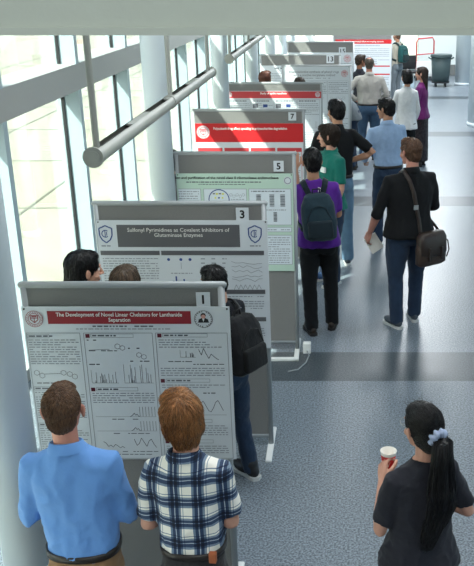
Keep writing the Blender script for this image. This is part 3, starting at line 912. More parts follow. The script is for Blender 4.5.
# ------------------------------------------------------------------ people
def skin(name, c): return mat(name, c, 0.5, bump=0.05, bscale=70, var=0.05, vscale=14, spec=0.35)
SK = {'fair': skin('skin_fair', (204, 152, 130)), 'pink': skin('skin_pink', (198, 138, 120)), 'tan': skin('skin_tan', (182, 134, 108)), 'brown': skin('skin_brown', (140, 96, 72))}
def hairm(name, c, rough=0.45, var=0.45): return mat(name, c, rough, island=var, spec=0.4)
HR = {'brown': hairm('hair_brown', (104, 76, 56)), 'ginger': hairm('hair_ginger', (150, 102, 62), .45, .6), 'black': hairm('hair_black', (17, 15, 17), 0.38, 0.5),
      'dark': hairm('hair_dark_brown', (50, 38, 30)), 'streak': hairm('hair_streaked', (84, 66, 50), 0.45, 0.75), 'greybrown': hairm('hair_grey_brown', (98, 86, 76)), 'auburn': hairm('hair_auburn', (96, 58, 46)), 'redbrown': hairm('hair_red_brown', (92, 66, 50))}
def cloth(name, c, rough=0.85, bump=0.3, bs=45, var=0.06, vs=25, sheen=0.1): return mat(name, c, rough, bump=bump, bscale=bs, var=var, vscale=vs, sheen=sheen, spec=0.3)
CL = {'sky_blue': cloth('shirt_sky_blue', (104, 152, 214), 0.8, 0.5, 14, 0.02), 'black': cloth('cloth_black', (15, 16, 19), sheen=0.03), 'charcoal': cloth('cloth_charcoal', (38, 38, 46), sheen=0.05),
      'purple': cloth('shirt_purple', (88, 34, 140)), 'green': cloth('polo_green', (12, 104, 92)), 'light_blue': cloth('shirt_light_blue', (150, 174, 206)), 'pale_grey': cloth('shirt_pale_grey', (172, 168, 162)),
      'white': cloth('blouse_white', (226, 224, 224)), 'plum': cloth('top_plum', (104, 28, 96)), 'beige': cloth('shirt_beige', (172, 166, 152)), 'khaki': cloth('trousers_khaki', (138, 106, 74)),
      'denim': cloth('denim', (58, 82, 108), 0.9, 0.35, 60, 0.16, 9), 'denim_light': cloth('denim_light', (88, 116, 140), 0.9, 0.35, 60, 0.14, 8), 'denim_dark': cloth('denim_dark', (34, 50, 72), 0.9, 0.35, 60, 0.16, 9),
      'black_denim': cloth('denim_black', (42, 40, 42), 0.85, 0.4, 60, 0.16, 12), 'olive': cloth('trousers_olive', (66, 70, 62)), 'grey_trousers': cloth('trousers_grey', (104, 112, 118)), 'navy': cloth('jacket_navy', (16, 19, 27)),
      'mottled': cloth('skirt_mottled', (48, 42, 46), 0.85, 0.3, 45, 0.6, 30)}
CL['plaid'] = M['plaid']; CL['grey_check'] = M['grey_check']
M['shoe_dark'] = mat('shoe_dark', (52, 42, 36), 0.6, bump=0.2, bscale=60)
M['shoe_grey'] = mat('shoe_grey', (64, 72, 80), 0.7, bump=0.3, bscale=90, var=0.2, vscale=40)
M['shoe_blue'] = mat('shoe_blue', (40, 70, 110), 0.7, bump=0.3, bscale=90)
M['shoe_black'] = mat('shoe_black', (24, 24, 28), 0.6, bump=0.2, bscale=60)
M['sole_white'] = mat('sole_white', (205, 205, 202), 0.6, bump=0.1)
M['sole_dark'] = mat('sole_dark', (40, 36, 34), 0.7, bump=0.1)

def V(*a): return Vector(a)
def hand_geo(curl=0.5, thumb=0.4, vox=0.0034, _c={}):
    """a left-right neutral hand (right hand, palm facing -Z, fingers +Y, thumb towards -X)"""
    key = (round(curl, 2), round(thumb, 2), vox)
    if key in _c: return _c[key]
    mb = MB()
    ks = [(-0.030, 0.083, .070, .0088), (-0.0105, 0.090, .080, .0090), (0.0095, 0.086, .074, .0087), (0.028, 0.077, .058, .0078)]
    for (kx, ky, L, r) in ks:
        mb.tube([(kx * .5, 0.0, 0), (kx * .8, 0.04, 0.001), (kx, ky, 0)], [.0135, .0135, .0098], 12)
        p = V(kx, ky, 0); a = 0; pts = [p.copy()]; sp = kx * 1.2
        for i, fr in enumerate((.44, .31, .25)):
            a -= curl * (0.9, 1.1, 0.8)[i]
            d = V(sp * math.cos(a), math.cos(a), math.sin(a)).normalized()
            p = p + d * L * fr; pts.append(p.copy())
        mb.tube(pts, [r, r * .95, r * .88, r * .72], 12)
    mb.ell((0, .045, -.004), (.036, .046, .014))
    mb.ell((-.020, .032, -.010), (.016, .028, .014))
    b = V(-.022, .018, -.006)
    q1 = b + V(-.026 - .008 * (1 - thumb), .032, -.010 - .012 * thumb); q2 = q1 + V(-.016 + .022 * thumb, .026, -.008 - .014 * thumb); q3 = q2 + V(-.004 + .012 * thumb, .022, -.004 - .008 * thumb)
    mb.tube([b, q1, q2, q3], [.014, .0115, .0105, .008], 12)
    mb.tube([(0, -.03, 0), (0, .01, 0)], [.024, .026], 16, flat=.72)
    r = remesh(mb, vox, 2)
    _c[key] = (r[0], r[2])
    return _c[key]
def head_geo(fem=False, vox=0.0045, _c={}):
    key = (fem, vox)
    if key in _c: return _c[key]
    mb = MB(); k = 0.94 if fem else 1.0
    mb.ell((0, -.018, .030), (.074, .094, .086), nu=24, nv=16)
    mb.ell((0, .030, -.012), (.060, .060, .090), nu=20, nv=14)
    mb.ell((0, .034, -.068), (.047 * k, .050, .040))
    mb.ell((0, .070, -.098), (.020, .016, .016))
    mb.ell((0, .079, .034), (.050, .014, .012)); 
    for s in (-1, 1):
        mb.ell((s * .040, .058, -.030), (.020, .022, .020))
        mb.ell((s * .081, -.004, -.006), (.010, .019, .031), Matrix.Rotation(s * .35, 3, 'Z'))
        mb.ell((s * .088, -.012, .004), (.008, .010, .022), Matrix.Rotation(s * .5, 3, 'Z'))
        mb.ell((s * .011, .096, -.026), (.009, .010, .007))
    mb.tube([(0, .084, .026), (0, .100, .000), (0, .112, -.022)], [.008, .009, .0105], 12)
    mb.ell((0, .083, -.052), (.024, .013, .008)); mb.ell((0, .081, -.064), (.021, .012, .008))
    mb.tube([(0, -.030, -.045), (0, -.030, -.13)], [.054 * k, .052 * k], 20)
    v, n, f = remesh(mb, vox, 3)
    _c[key] = (v, f)
    return _c[key]
def folds(vs, ns, amp, seed, sc=(9, 9, 5)):
    out = []
    o = Vector((seed * 3.1, seed * 1.7, seed * .9))
    for v, n in zip(vs, ns):
        p = Vector((v.x * sc[0], v.y * sc[1], v.z * sc[2])) + o
        a = noise.noise(p) + 0.5 * noise.noise(p * 2.3)
        a = 1 - abs(a) * 2.6
        out.append(v + n * (amp * a))
    return out

def hair_shell(style):
    mb = MB()
    if style in ('short', 'crop', 'messy', 'balding'):
        g = {'crop': -.003, 'short': 0.004, 'messy': .007, 'balding': -.001}[style]
        mb.ell((0, -.022, .036), (.079 + g, .097 + g, .088 + g), nu=24, nv=16)
        mb.ell((0, -.050, -.012), (.064 + g, .062 + g, .074 + g), nu=20, nv=14)
        mb.ell((0, .035, .085), (.055 + g, .045 + g, .032 + g))
        if style == 'messy':
            mb.ell((0, -.050, -.060), (.060, .045, .062)); mb.ell((-.052, -.015, -.015), (.032, .055, .065)); mb.ell((.052, -.015, -.015), (.032, .055, .065)); mb.ell((-.02, .05, .085), (.055, .045, .035))
        if style == 'short':
            mb.ell((0.01, .05, .095), (.055, .035, .028))
    elif style in ('bob', 'long', 'pony'):
        mb.ell((0, -.022, .036), (.084 if style != 'pony' else .079, .102, .092), nu=24, nv=16)
        mb.ell((0, -.048, -.010), (.078 if style != 'pony' else .070, .072, .078), nu=20, nv=14)
        mb.ell((0, .025, .085), (.062, .05, .036))
        if style == 'bob':
            mb.loft([(0, -.045, -.105, .050, .042), (0, -.045, -.09, .072, .058), (0, -.04, -.03, .086, .075), (0, -.03, .04, .085, .08)], 24, 0, 2.1)
        if style == 'long':
            mb.loft([(0, -.075, -.30, .035, .015), (0, -.078, -.26, .062, .026), (0, -.075, -.16, .078, .034), (0, -.055, -.05, .084, .062), (0, -.03, .04, .084, .08)], 24, 0, 2.1)
        if style == 'pony':
            mb.ell((0, -.075, -.045), (.055, .045, .05))
    return mb
def strands(vs, fs, count, L, style, seed, thick=0.0016, lift=0.004):
    rnd = random.Random(seed)
    bvh = BVHTree.FromPolygons(vs, fs)
    mb = MB()
    whorl = V(0.0, -.06, .12)
    if style == 'pony': target = V(0.0, -.125, 0.015)
    F = []
    for f in fs: F.append(f)
    done = 0
    while done < count:
        f = F[rnd.randrange(len(F))]
        p = (vs[f[0]] + vs[f[1]] + vs[f[2]]) / 3
        if p.z < -.07 and style in ('short', 'crop', 'balding'): 
            if rnd.random() < .6: continue
        done += 1
        q, n, i, d = bvh.find_nearest(p)
        if style == 'pony': flow = (target - p)
        else:
            flow = (p - whorl); flow.z *= .5; flow += V(0, 0, -.10 if style in ('bob', 'long', 'messy') else -.035) * (1 + 1.2 * (p.z < .06))
            if p.y > .02 and p.z > .07: flow = V(.6, .4, -.05)
        flow += V(rnd.gauss(0, 1), rnd.gauss(0, 1), rnd.gauss(0, 1)) * (.02 if style != 'messy' else .03)
        ln = L * rnd.uniform(.6, 1.2)
        pts = []; cur = p.copy(); off = 0.001
        k = 5
        for s_ in range(k):
            q, n, i, d = bvh.find_nearest(cur)
            if q is None: break
            pts.append(q + n * off)
            t = flow - n * flow.dot(n)
            if t.length < 1e-5: t = n.orthogonal()
            t.normalize()
            cur = q + t * (ln / (k - 1)); off += lift / (k - 1) * rnd.uniform(.2, 1.6)
        if len(pts) < 3: continue
        th = thick * rnd.uniform(.6, 1.3)
        mb.tube(pts, [th, th, th * .9, th * .7, th * .25][:len(pts)], 3, caps='flat')
    return mb

def shoe(parent, side, ank, toe_out, colour, sole):
    mb = MB(); sl = MB()
    mb.ell((0, .075, .045), (.044, .105, .038)); mb.ell((0, -.02, .055), (.038, .06, .05)); mb.tube([(0, -.012, .06), (0, -.015, .11)], [.042, .044], 16)
    mb.ell((0, .02, .07), (.034, .07, .035))
    R = Matrix.Rotation(-side * toe_out, 3, 'Z')
    o = V(ank[0], ank[1], 0)
    v, n, f = remesh(mb, .008, 3)
    v = [o + R @ V(p.x, p.y, max(p.z, .014)) for p in v]
    s = MB().add(v, f).build('shoe', colour, parent, True)
    out = [(.036, -.07), (.04, -.02), (.038, .04), (.05, .1), (.042, .155), (.015, .185), (-.018, .182), (-.042, .15), (-.047, .1), (-.036, .04), (-.038, -.02), (-.034, -.07), (0, -.088)]
    nn = len(out)
    vs = [o + R @ V(x * side, y_, z) for z in (0.001, .024) for (x, y_) in out]
    fs = [(j, (j + 1) % nn, nn + (j + 1) % nn, nn + j) for j in range(nn)] + [tuple(range(nn))[::-1], tuple(range(nn, 2 * nn))]
    sl.add(vs, fs).build('sole', sole, s)

def person(label, x, y, yaw, h=1.75, w=1.0, fem=False, sk='fair', hair='brown', style='short', top='black', bottom='denim',
           sleeve='short', tuck=False, la=None, ra=None, head=(0, 0, 0), lean=0.0, side=0.0, stance=.10, legs=None, shoes=('shoe_dark', 'sole_dark'),
           detail=1, hem=None, belly=0.0, seed=1, collar=False, curl=(.5, .5), group=None, skirt=False, belt=False, palms=(None, None), nstr=None, faceparts=True, waist=None):
    """la / ra: (upper-arm direction, forearm direction) in the figure's own frame (x right, y front, z up)"""
    s = h / 1.75
    t = empty('person', (x, y, 0), yaw, label, 'person', group)
    piv = V(0, 0, .95)
    Lm = Matrix.Rotation(-lean, 3, 'X') @ Matrix.Rotation(side, 3, 'Y')
    def T(p, k=1.0):
        p = Vector(p)
        if p.z > .95:
            f = min(1, (p.z - .95) / .25)
            q = piv + Lm @ (p - piv)
            p = p.lerp(q, f)
        return p
    def sc(v): return [V(p.x * s, p.y * s, p.z * s) for p in v]
    shw = (.150 if fem else .170) * w
    vb = .0105 if detail > 1 else .013
    arms = []
    for sd, a in ((-1, la), (1, ra)):
        a = a or ((sd * .12, .02, -1), (sd * .02, .25, -1))
        sh = T(V(sd * shw, -.008, 1.385))
        el = sh + Vector(a[0]).normalized() * .285
        wr = el + Vector(a[1]).normalized() * .245
        arms.append((sd, sh, el, wr, Vector(a[1]).normalized()))
    lg = legs or ((-stance, 0.0), (stance, 0.0))
    L = []
    for sd, (fx, fy) in zip((-1, 1), lg):
        hp = V(sd * .085 * w, 0, .90); an = V(fx, fy, .085)
        kn = hp.lerp(an, .5) + V(sd * .008, .022, 0)
        L.append((sd, hp, kn, an))
    # --- body
    mb = MB()
    tors = [(0, 0, .80, .10, .08), (0, -.01, .90, .135 * w, .095), (0, 0, 1.02, .128 * w, .095 + belly * .5), (0, 0, 1.18, .135 * w, .095 + belly * .5), (0, 0, 1.30, .145 * w, .095), (0, -.005, 1.37, .135 * w, .080), (0, -.012, 1.43, .09, .06), (0, -.014, 1.48, .052, .052)]
    mb.loft(tors, 24, 0, 2.3, T)
    neck0 = T(V(0, -.02, 1.43)); hc = T(V(0, -.004, 1.628)) + V(0, .012, 0)
    hy, hp_, ht = head
    HM = Matrix.Rotation(hy, 3, 'Z') @ Matrix.Rotation(-hp_, 3, 'X') @ Matrix.Rotation(ht, 3, 'Y')
    hc = hc + V(math.sin(ht) * .03, math.sin(hp_) * .04, 0)
    nb = hc + HM @ V(0, -.030, -.075)
    mb.tube([neck0, neck0.lerp(nb, .5), nb], [.060 * (.88 if fem else 1), .052 * (.88 if fem else 1), .054 * (.9 if fem else 1)], 20)
    af = .86 if fem else 1.0
    for sd, sh, el, wr, fd in arms:
        mb.tube([T(V(sd * .07, -.01, 1.40)), sh, sh.lerp(el, .4), el, el.lerp(wr, .3), wr], [.042, .048 * af, .047 * af, .039 * af, .041 * af, .026 * af], 16)
    for sd, hp, kn, an in L:
        lw = min(w, 1.0) * .95
        mb.tube([hp + V(0, 0, -.04), hp.lerp(kn, .4), kn, kn.lerp(an, .35), an], [.078 * lw, .074 * lw, .054, .050, .036], 16)
        mb.tube([an + V(0, -.02, -.03), an + V(0, .10, -.055)], [.03, .02], 12)
    v, n, f = remesh(mb, .010, 4)
    B = MB().add(sc(v), f)
    hv, hf = head_geo(fem, .0042 if detail > 1 else .006)
    hk = .97 if fem else 1.0
    B.add(sc([hc + HM @ (p * hk) for p in hv]), hf)
    for i, (sd, sh, el, wr, fd) in enumerate(arms):
        gv, gf = hand_geo(curl[i], .45)
        pn = palms[i]
        pn = Vector(pn).normalized() if pn else (V(-sd, 0, 0) if abs(fd.x) < .8 else V(0, -1, 0))
        zz = -(pn - fd * pn.dot(fd)).normalized(); yy = fd; xx = yy.cross(zz)
        Rm = Matrix((xx, yy, zz)).transposed()
        mir = -1 if sd < 0 else 1
        k = .95 if fem else 1.04
        gv2 = [wr + Rm @ V(p.x * mir * k, p.y * k + .004, p.z * k) for p in gv]
        gf2 = [q[::-1] for q in gf] if mir < 0 else gf
        B.add(sc(gv2), gf2)
    B.build('body', SK[sk], t, True)
    if faceparts:
        for sd in (-1, 1):
            e = MB()
            e.ell(sc([hc + HM @ (V(sd * .030, .0712, .012) * hk)])[0], (.0125 * s,) * 3, None, 0, 12, 8)
            e.ell(sc([hc + HM @ (V(sd * .030, .0800, .012) * hk)])[0], (.0050 * s,) * 3, None, 1, 10, 8)
            e.build('eye', ['eye_white', 'iris'], t, True)
        e = MB(); e.tube(sc([hc + HM @ (V(-.022, .089, -.058) * hk), hc + HM @ (V(0, .0945, -.056) * hk), hc + HM @ (V(.022, .089, -.058) * hk)]), [.003 * s, .0055 * s, .003 * s], 8)
        e.build('lips', 'lips', t, True)
    # --- hair
    hm = HR[hair]
    if style != 'none':
        mb = hair_shell(style)
        if style == 'balding':
            pass
        v, n, f = remesh(mb, .006 if detail < 2 else .005, 2)
        amp = {'messy': .0045, 'bob': .003, 'long': .004, 'short': .0035, 'crop': .002, 'pony': .0015, 'balding': .001}[style]
        v = [p + q * amp * (noise.noise(p * 45 + V(seed, 0, 0)) + .7 * noise.noise(p * 110)) for p, q in zip(v, n)]
        # clear the face and ears
        bald = style == 'balding'
        keepf = [q for q in f if not (bald and (v[q[0]] - V(0, -.05, .125)).length < .045)]
        hb = MB().add(sc([hc + HM @ p * 1.0 for p in v]), keepf)
        cnt = nstr if nstr is not None else {1: 500, 2: 2600}[detail]
        Lh = {'messy': .095, 'bob': .07, 'long': .09, 'short': .035, 'crop': .02, 'pony': .08, 'balding': .02}[style]
        st = strands(v, keepf, cnt, Lh, style, seed, .0016 if detail > 1 else .0026, .010 if style == 'messy' else .004)
        hb.add(sc([hc + HM @ Vector(p) for p in st.v]), st.f)
        hob = hb.build('hair', hm, t, True)
    else: hob = None
    # --- top
    low = hem if hem is not None else (.955 if tuck else .86)
    g = .016
    br = .012 if fem else 0
    if skirt: pass
    rings = [(0, 0, low, (.200 if hem and hem < .9 else .168 if not tuck else .150) * w + g * .3, (.158 if hem and hem < .9 else .115) + belly * .6), (0, 0, low + .05, (.190 if hem and hem < .9 else .160) * w + g * .4, (.150 if hem and hem < .9 else .115) + belly * .8),
             (0, .01 * belly * 5, 1.06, (.140 if fem else .152) * w + g, .110 + belly), (0, .005, 1.17, (.140 if fem else .156) * w + g, .112 + belly * .9),
             (0, .004 + br, 1.28, (.150 if fem else .170) * w + g, .116 + belly * .4 + br), (0, -.002 + br * .5, 1.345, (.150 if fem else .170) * w + g, .108),
             (0, -.008, 1.395, (.132 if fem else .150) * w + g * .5, .092), (0, -.014, 1.435, (.095 if fem else .112) * w, .078), (0, -.018, 1.462, .078 * (.9 if fem else 1), .066), (0, -.018, 1.485, .064 * (.9 if fem else 1), .060)]
    mb = MB(); mb.loft(rings, 28, 0, 2.35, T)
    for sd, sh, el, wr, fd in arms:
        r0 = .054 * af + .006
        c0 = T(V(sd * .065, -.012, 1.405))
        if sleeve == 'short':
            end = sh.lerp(el, .80)
            mb.tube([c0, sh, sh.lerp(el, .4), end], [.052, r0, r0 - .002, r0 - .003], 20, caps='flat')
        elif sleeve == 'rolled':
            mb.tube([c0, sh, sh.lerp(el, .5), el, el.lerp(wr, .22)], [.052, r0, r0 - .006, r0 - .010, r0 - .008], 20, caps='flat')
        else:
            e2 = el.lerp(wr, .93)
            mb.tube([c0, sh, sh.lerp(el, .5), el, el.lerp(wr, .5), e2], [.052, r0, r0 - .006, r0 - .012, r0 - .018, r0 - .028], 20, caps='flat')
    v, n, f = remesh(mb, vb, 4)
    v = folds(v, n, .0075 if detail > 1 else .0055, seed, (8, 8, 4.5))
    if detail > 1:
        nv = []
        for p, q in zip(v, n):
            wgt = 0.35 + max(0, min(1, (1.22 - p.z) / .2))
            a = noise.noise(V((p.x + p.z) * 9 + seed, p.y * 7, (p.z - p.x) * 16)) + .5 * noise.noise(V((p.x - p.z) * 14, p.y * 8, (p.z + p.x) * 20 + seed))
            nv.append(p + q * (.007 * wgt * max(0, .5 - abs(a) * 1.6)))
        v = nv
    sob = MB().add(sc(v), f).build('shirt', CL[top], t, True)
    if collar:
        rr = []
        for (z, rx, ry) in ((1.455, .075, .070), (1.488, .066, .062), (1.515, .063, .060), (1.512, .070, .067), (1.470, .084, .080)):
            rr.append([T(V(rx * math.cos(a) , -.020 + ry * math.sin(a), z - .028 * (math.sin(a) + 1) * .5)) for a in [2 * PI * j / 28 for j in range(28)]])
        vs = [p for r_ in rr for p in r_]
        fs = [(i * 28 + j, i * 28 + (j + 1) % 28, (i + 1) * 28 + (j + 1) % 28, (i + 1) * 28 + j) for i in range(4) for j in range(28)]
        fs = [q[::-1] for q in fs]
        MB().add(sc(vs), fs).build('collar', CL[top], sob, True)
    # --- bottoms
    mb = MB()
    wz = waist or (1.0 if not tuck else .985)
    mb.loft([(0, 0, .80, .155 * w, .10), (0, -.012, .86, .170 * w, .118 + belly * .3), (0, -.012, .92, .168 * w, .115 + belly * .4), (0, 0, wz, (.150) * w + .006, .108 + belly * .7)], 28, 0, 2.4)
    mb.ell((-.075, -.055, .87), (.085, .075, .09)); mb.ell((.075, -.055, .87), (.085, .075, .09))
    if skirt:
        mb.loft([(0, 0, .10, .17, .15), (0, 0, .5, .175 * w, .14), (0, -.01, .85, .175 * w, .12)], 28, 0, 2.0)
    else:
        for sd, hp, kn, an in L:
            mb.tube([hp + V(0, 0, -.02), hp.lerp(kn, .45), kn, kn.lerp(an, .4), an + V(0, -.008, .0), an + V(0, -.008, -.03)], [.092 * w, .088 * w, .070, .066, .062, .062], 20, caps='flat')
    v, n, f = remesh(mb, vb + .001, 3)
    v = folds(v, n, .004, seed + 5, (10, 10, 9))
    tob = MB().add(sc(v), f).build('trousers' if not skirt else 'skirt', CL[bottom], t, True)
    if belt:
        rr = []
        for (z, k) in ((wz - .034, .010), (wz - .034, .015), (wz - .002, .015), (wz - .002, .008)):
            for j in range(40):
                a = 2 * PI * j / 40
                c, q = math.cos(a), math.sin(a)
                rr.append(V(((.150) * w + .008 + k) * math.copysign(abs(c) ** (2 / 2.4), c), (.110 + belly * .7 + k) * math.copysign(abs(q) ** (2 / 2.4), q), z))
        fs = [(i * 40 + j, i * 40 + (j + 1) % 40, (i + 1) * 40 + (j + 1) % 40, (i + 1) * 40 + j) for i in range(3) for j in range(40)]
        MB().add(sc(rr), fs).build('belt', 'belt', tob, True)
    for sd, hp, kn, an in L:
        R = Matrix.Identity(3)
        shoe(t, sd, (an.x * s, an.y * s), .22, shoes[0], shoes[1])
    info = {'T': T, 's': s, 'arms': arms, 'hc': hc, 'HM': HM, 'root': t, 'hair': hob, 'shirt': sob, 'trousers': tob, 'sc': sc}
    return info
def world_of(info, p):
    """a point of the figure's frame in world space"""
    r = info['root']; p = Vector(p) * info['s']
    return Matrix.Rotation(r.rotation_euler.z, 3, 'Z') @ p + r.location

def ribbon(mb, pts, wd, th, ctr):
    """flat strap through pts; lies flat against the centre point's surroundings"""
    pts = [Vector(p) for p in pts]; n = len(pts); vs = []
    for i, p in enumerate(pts):
        t = (pts[min(i + 1, n - 1)] - pts[max(i - 1, 0)]).normalized()
        c = ctr(p) if callable(ctr) else Vector(ctr)
        o = (p - c); o = (o - t * o.dot(t)).normalized()
        sx = t.cross(o).normalized()
        vs += [p - sx * wd / 2 - o * th / 2, p + sx * wd / 2 - o * th / 2, p + sx * wd / 2 + o * th / 2, p - sx * wd / 2 + o * th / 2]
    fs = []
    for i in range(n - 1):
        for j in range(4): fs.append((i * 4 + j, i * 4 + (j + 1) % 4, (i + 1) * 4 + (j + 1) % 4, (i + 1) * 4 + j))
    fs += [(3, 2, 1, 0), tuple((n - 1) * 4 + j for j in range(4))]
    return mb.add(vs, fs)
def backpack(info, label, m, mdark, fem=False, drop=0.0, k=1.0, cat='backpack'):
    s = info['s']; T = info['T']
    t = empty('backpack', info['root'].location, info['root'].rotation_euler.z, label, cat, None)
    z0, z1 = 1.00 - drop, 1.42 - drop
    def xf(mb):
        mb.v = [tuple(T(Vector(p)) * s) for p in mb.v]; return mb
    mb = MB(); mb.loft([(0, -.20, z0, .10 * k, .05), (0, -.205, z0 + .03, .145 * k, .082), (0, -.21, z0 + .18, .155 * k, .09), (0, -.20, z1 - .1, .145 * k, .08), (0, -.185, z1 - .02, .11 * k, .06), (0, -.18, z1, .07 * k, .03)], 28, 0, 3.2)
    v, n, f = remesh(mb, .01, 3); b = MB(); b.add(folds(v, n, .003, 3), f); xf(b).build('pack_body', m, t, True)
    b = rbox(-.11 * k, .11 * k, -.325, -.27, z0 + .04, z0 + .20, .022); xf(b).build('front_pocket', mdark, t, True)
    b = MB(); b.tube([(-.035, -.175, z1 - .01), (-.03, -.17, z1 + .035), (.03, -.17, z1 + .035), (.035, -.175, z1 - .01)], .007, 8); xf(b).build('top_handle', mdark, t, True)
    for sd in (-1, 1):
        pts = [(sd * .055, -.135, z1 - .03), (sd * .085, -.115, 1.435), (sd * .10, -.06, 1.472), (sd * .108, .01, 1.465), (sd * .115, .085, 1.40), (sd * .125, .125, 1.28), (sd * .145, .10, 1.14), (sd * .175, .0, 1.08), (sd * .15, -.11, 1.05)]
        # refine
        P = []
        for a, c in zip(pts[:-1], pts[1:]):
            for q in range(3): P.append(Vector(a).lerp(Vector(c), q / 3))
        P.append(Vector(pts[-1]))
        b = MB(); ribbon(b, P, .05, .010, lambda p: V(0, -.01, min(p.z, 1.36) if p.z < 1.36 else 1.30)); xf(b).build('strap', mdark, t, True)
    b = MB()
    for sd in (-1, 1): pass
    b.tube([(-.11 * k, -.288, z0 + .20), (-.06 * k, -.297, z0 + .31), (0, -.292, z0 + .335), (.06 * k, -.297, z0 + .31), (.11 * k, -.288, z0 + .20)], .004, 6)
    xf(b).build('zip', mdark, t, True)
    return t

# ---- foreground trio
p1 = person('man in a bright sky-blue shirt and khaki trousers reading the nearest poster', -1.088, 3.06, 0.0, 1.635, .935, sk='pink', hair='brown', style='crop', top='sky_blue', bottom='khaki',
    sleeve='long', tuck=True, waist=.995, la=((-.22, .10, -1), (.55, .75, .15)), ra=((.20, .12, -1), (-.55, .75, .12)), head=(.06, .06, -.05), lean=.03, side=-.045, detail=2, collar=True, belt=True, seed=2, palms=((0, -1, 0), (0, -1, 0)), nstr=5200)
p2 = person('person with tousled ginger hair in a blue and cream checked shirt reading the nearest poster', -.628, 3.05, -.06, 1.60, .85, sk='fair', hair='ginger', style='messy', top='plaid', bottom='black_denim',
    sleeve='short', tuck=True, hem=1.0, waist=1.035, la=((-.16, .02, -1), (.25, .95, -.1)), ra=((.14, .1, -1), (-.5, .8, -.1)), head=(.35, .10, -.08), lean=.02, side=-.03, detail=2, collar=True, belt=True, seed=4, palms=((0, -1, 0), (0, -1, 0)), nstr=4200)
b = rbox(.095, .128, -.130, -.104, 1.0, 1.05, .004, 2); b.v = [tuple(Vector(p) * p2['s']) for p in b.v]
o = b.build('label_patch', 'patch', p2['trousers']); o['label'] = 'tan leather waistband label'

pw = person('woman in a dark T-shirt with a long black ponytail holding a red paper cup', 0.315, 3.12, .42, 1.525, 1.0, True, sk='fair', hair='black', style='pony', top='charcoal', bottom='olive',
    sleeve='short', tuck=False, hem=.885, la=((-.20, .12, -1), (.34, .58, .72)), ra=((.42, -.05, -1), (-.30, .95, -.05)), head=(.14, .08, .02), detail=2, seed=6, curl=(.75, .5), palms=((.9, .3, .1), (0, -1, 0)), nstr=3600)
# ponytail and scrunchie
def hp(p): return (pw['hc'] + pw['HM'] @ Vector(p)) * pw['s']
mb = MB()
bk = Matrix.Rotation(pw['root'].rotation_euler.z, 3, 'Z').inverted()
path = [hp((0, -.105, .0)), hp((0.005, -.150, -.02)), V(.02, -.155, 1.40) * .87, V(.022, -.158, 1.30) * .87, V(.0, -.158, 1.225) * .87, V(-.03, -.155, 1.15) * .87, V(-.045, -.15, 1.08) * .87]
mb.tube(path, [.022, .036, .052, .050, .036, .022, .006], 16, flat=.6, ref=(0, 1, 0))
v, n, f = remesh(mb, .006, 3)
v = [p + q * .006 * noise.noise(V(p.x * 60, p.y * 60, p.z * 8)) for p, q in zip(v, n)]
pt = MB().add(v, f)
rnd = random.Random(3)
for k in range(750):
    a = rnd.uniform(0, 2 * PI); rr = rnd.uniform(.75, 1.08)
    sc_ = [.022, .036, .055, .057, .048, .036, .020]
    e0 = rnd.randrange(0, 3); e1 = rnd.randrange(4, 8)
    pts = []
    for i in range(e0, min(e1, 7)):
        wob = rnd.gauss(0, .005)
        pts.append(path[i] + V(math.cos(a) * sc_[i] * rr + wob, math.sin(a) * sc_[i] * rr * .62 + rnd.gauss(0, .002), rnd.gauss(0, .004)))
    if len(pts) < 3: continue
    # smooth the polyline
    P = []
    for i in range(len(pts) - 1):
        P.append(pts[i]); P.append(pts[i].lerp(pts[i + 1], .5) + V(rnd.gauss(0, .0015), 0, 0))
    P.append(pts[-1])
    pt.tube(P, [.0016] * (len(P) - 1) + [.0004], 3, caps='flat')
pt.build('ponytail', HR['black'], pw['hair'], True)
# loose flyaway strands
fl = MB()
for k in range(26):
    a = rnd.uniform(-1.2, 1.2)
    q = V(math.sin(a) * .07, rnd.uniform(-.02, .07), .115 - abs(a) * .02)
    fl.tube([hp(q), hp(q + V(rnd.uniform(-.02, .02), .015, .012)), hp(q + V(rnd.uniform(-.035, .03), .035, .016 + rnd.uniform(0, .014)))], [.0007, .0006, .0003], 3, caps='flat')
fl.build('loose_hair', HR['black'], pw['hair'], True)
M['scrunchie'] = cloth('scrunchie', (158, 170, 196), .7, .4, 60)
mb = MB(); c0 = hp((0, -.118, -.004)); ax = (hp((0.005, -.150, -.02)) - hp((0, -.105, .0))).normalized()
u = ax.orthogonal().normalized(); w2 = ax.cross(u)
ring = []
n1, n2 = 40, 12
vs = []
for i in range(n1):
    a = 2 * PI * i / n1
    d = u * math.cos(a) + w2 * math.sin(a)
    rr = .017 * (1 + .28 * math.sin(a * 9))
    for j in range(n2):
        b_ = 2 * PI * j / n2
        vs.append(c0 + ax * (.004 * math.sin(a * 7)) + d * (.025 + rr * math.cos(b_)) + ax * rr * math.sin(b_))
fs = [(i * n2 + j, ((i + 1) % n1) * n2 + j, ((i + 1) % n1) * n2 + (j + 1) % n2, i * n2 + (j + 1) % n2) for i in range(n1) for j in range(n2)]
o = MB().add(vs, fs).build('scrunchie', 'scrunchie', pw['hair'], True); o['label'] = 'pale blue fabric scrunchie'
# glasses
gl = MB()
for sd in (-1, 1):
    gl.tube([hp((sd * .030 + .024 * math.cos(a), .098, .010 + .018 * math.sin(a))) for a in [2 * PI * j / 16 for j in range(17)]], .0012, 6, caps='flat')
    gl.tube([hp((sd * .054, .098, .016)), hp((sd * .076, .06, .016)), hp((sd * .082, -.005, .018))], .0012, 6, caps='flat')
gl.tube([hp((-.006, .099, .014)), hp((.006, .099, .014))], .0012, 6, caps='flat')
gl.build('glasses', 'lamp_metal', pw['root'], True)
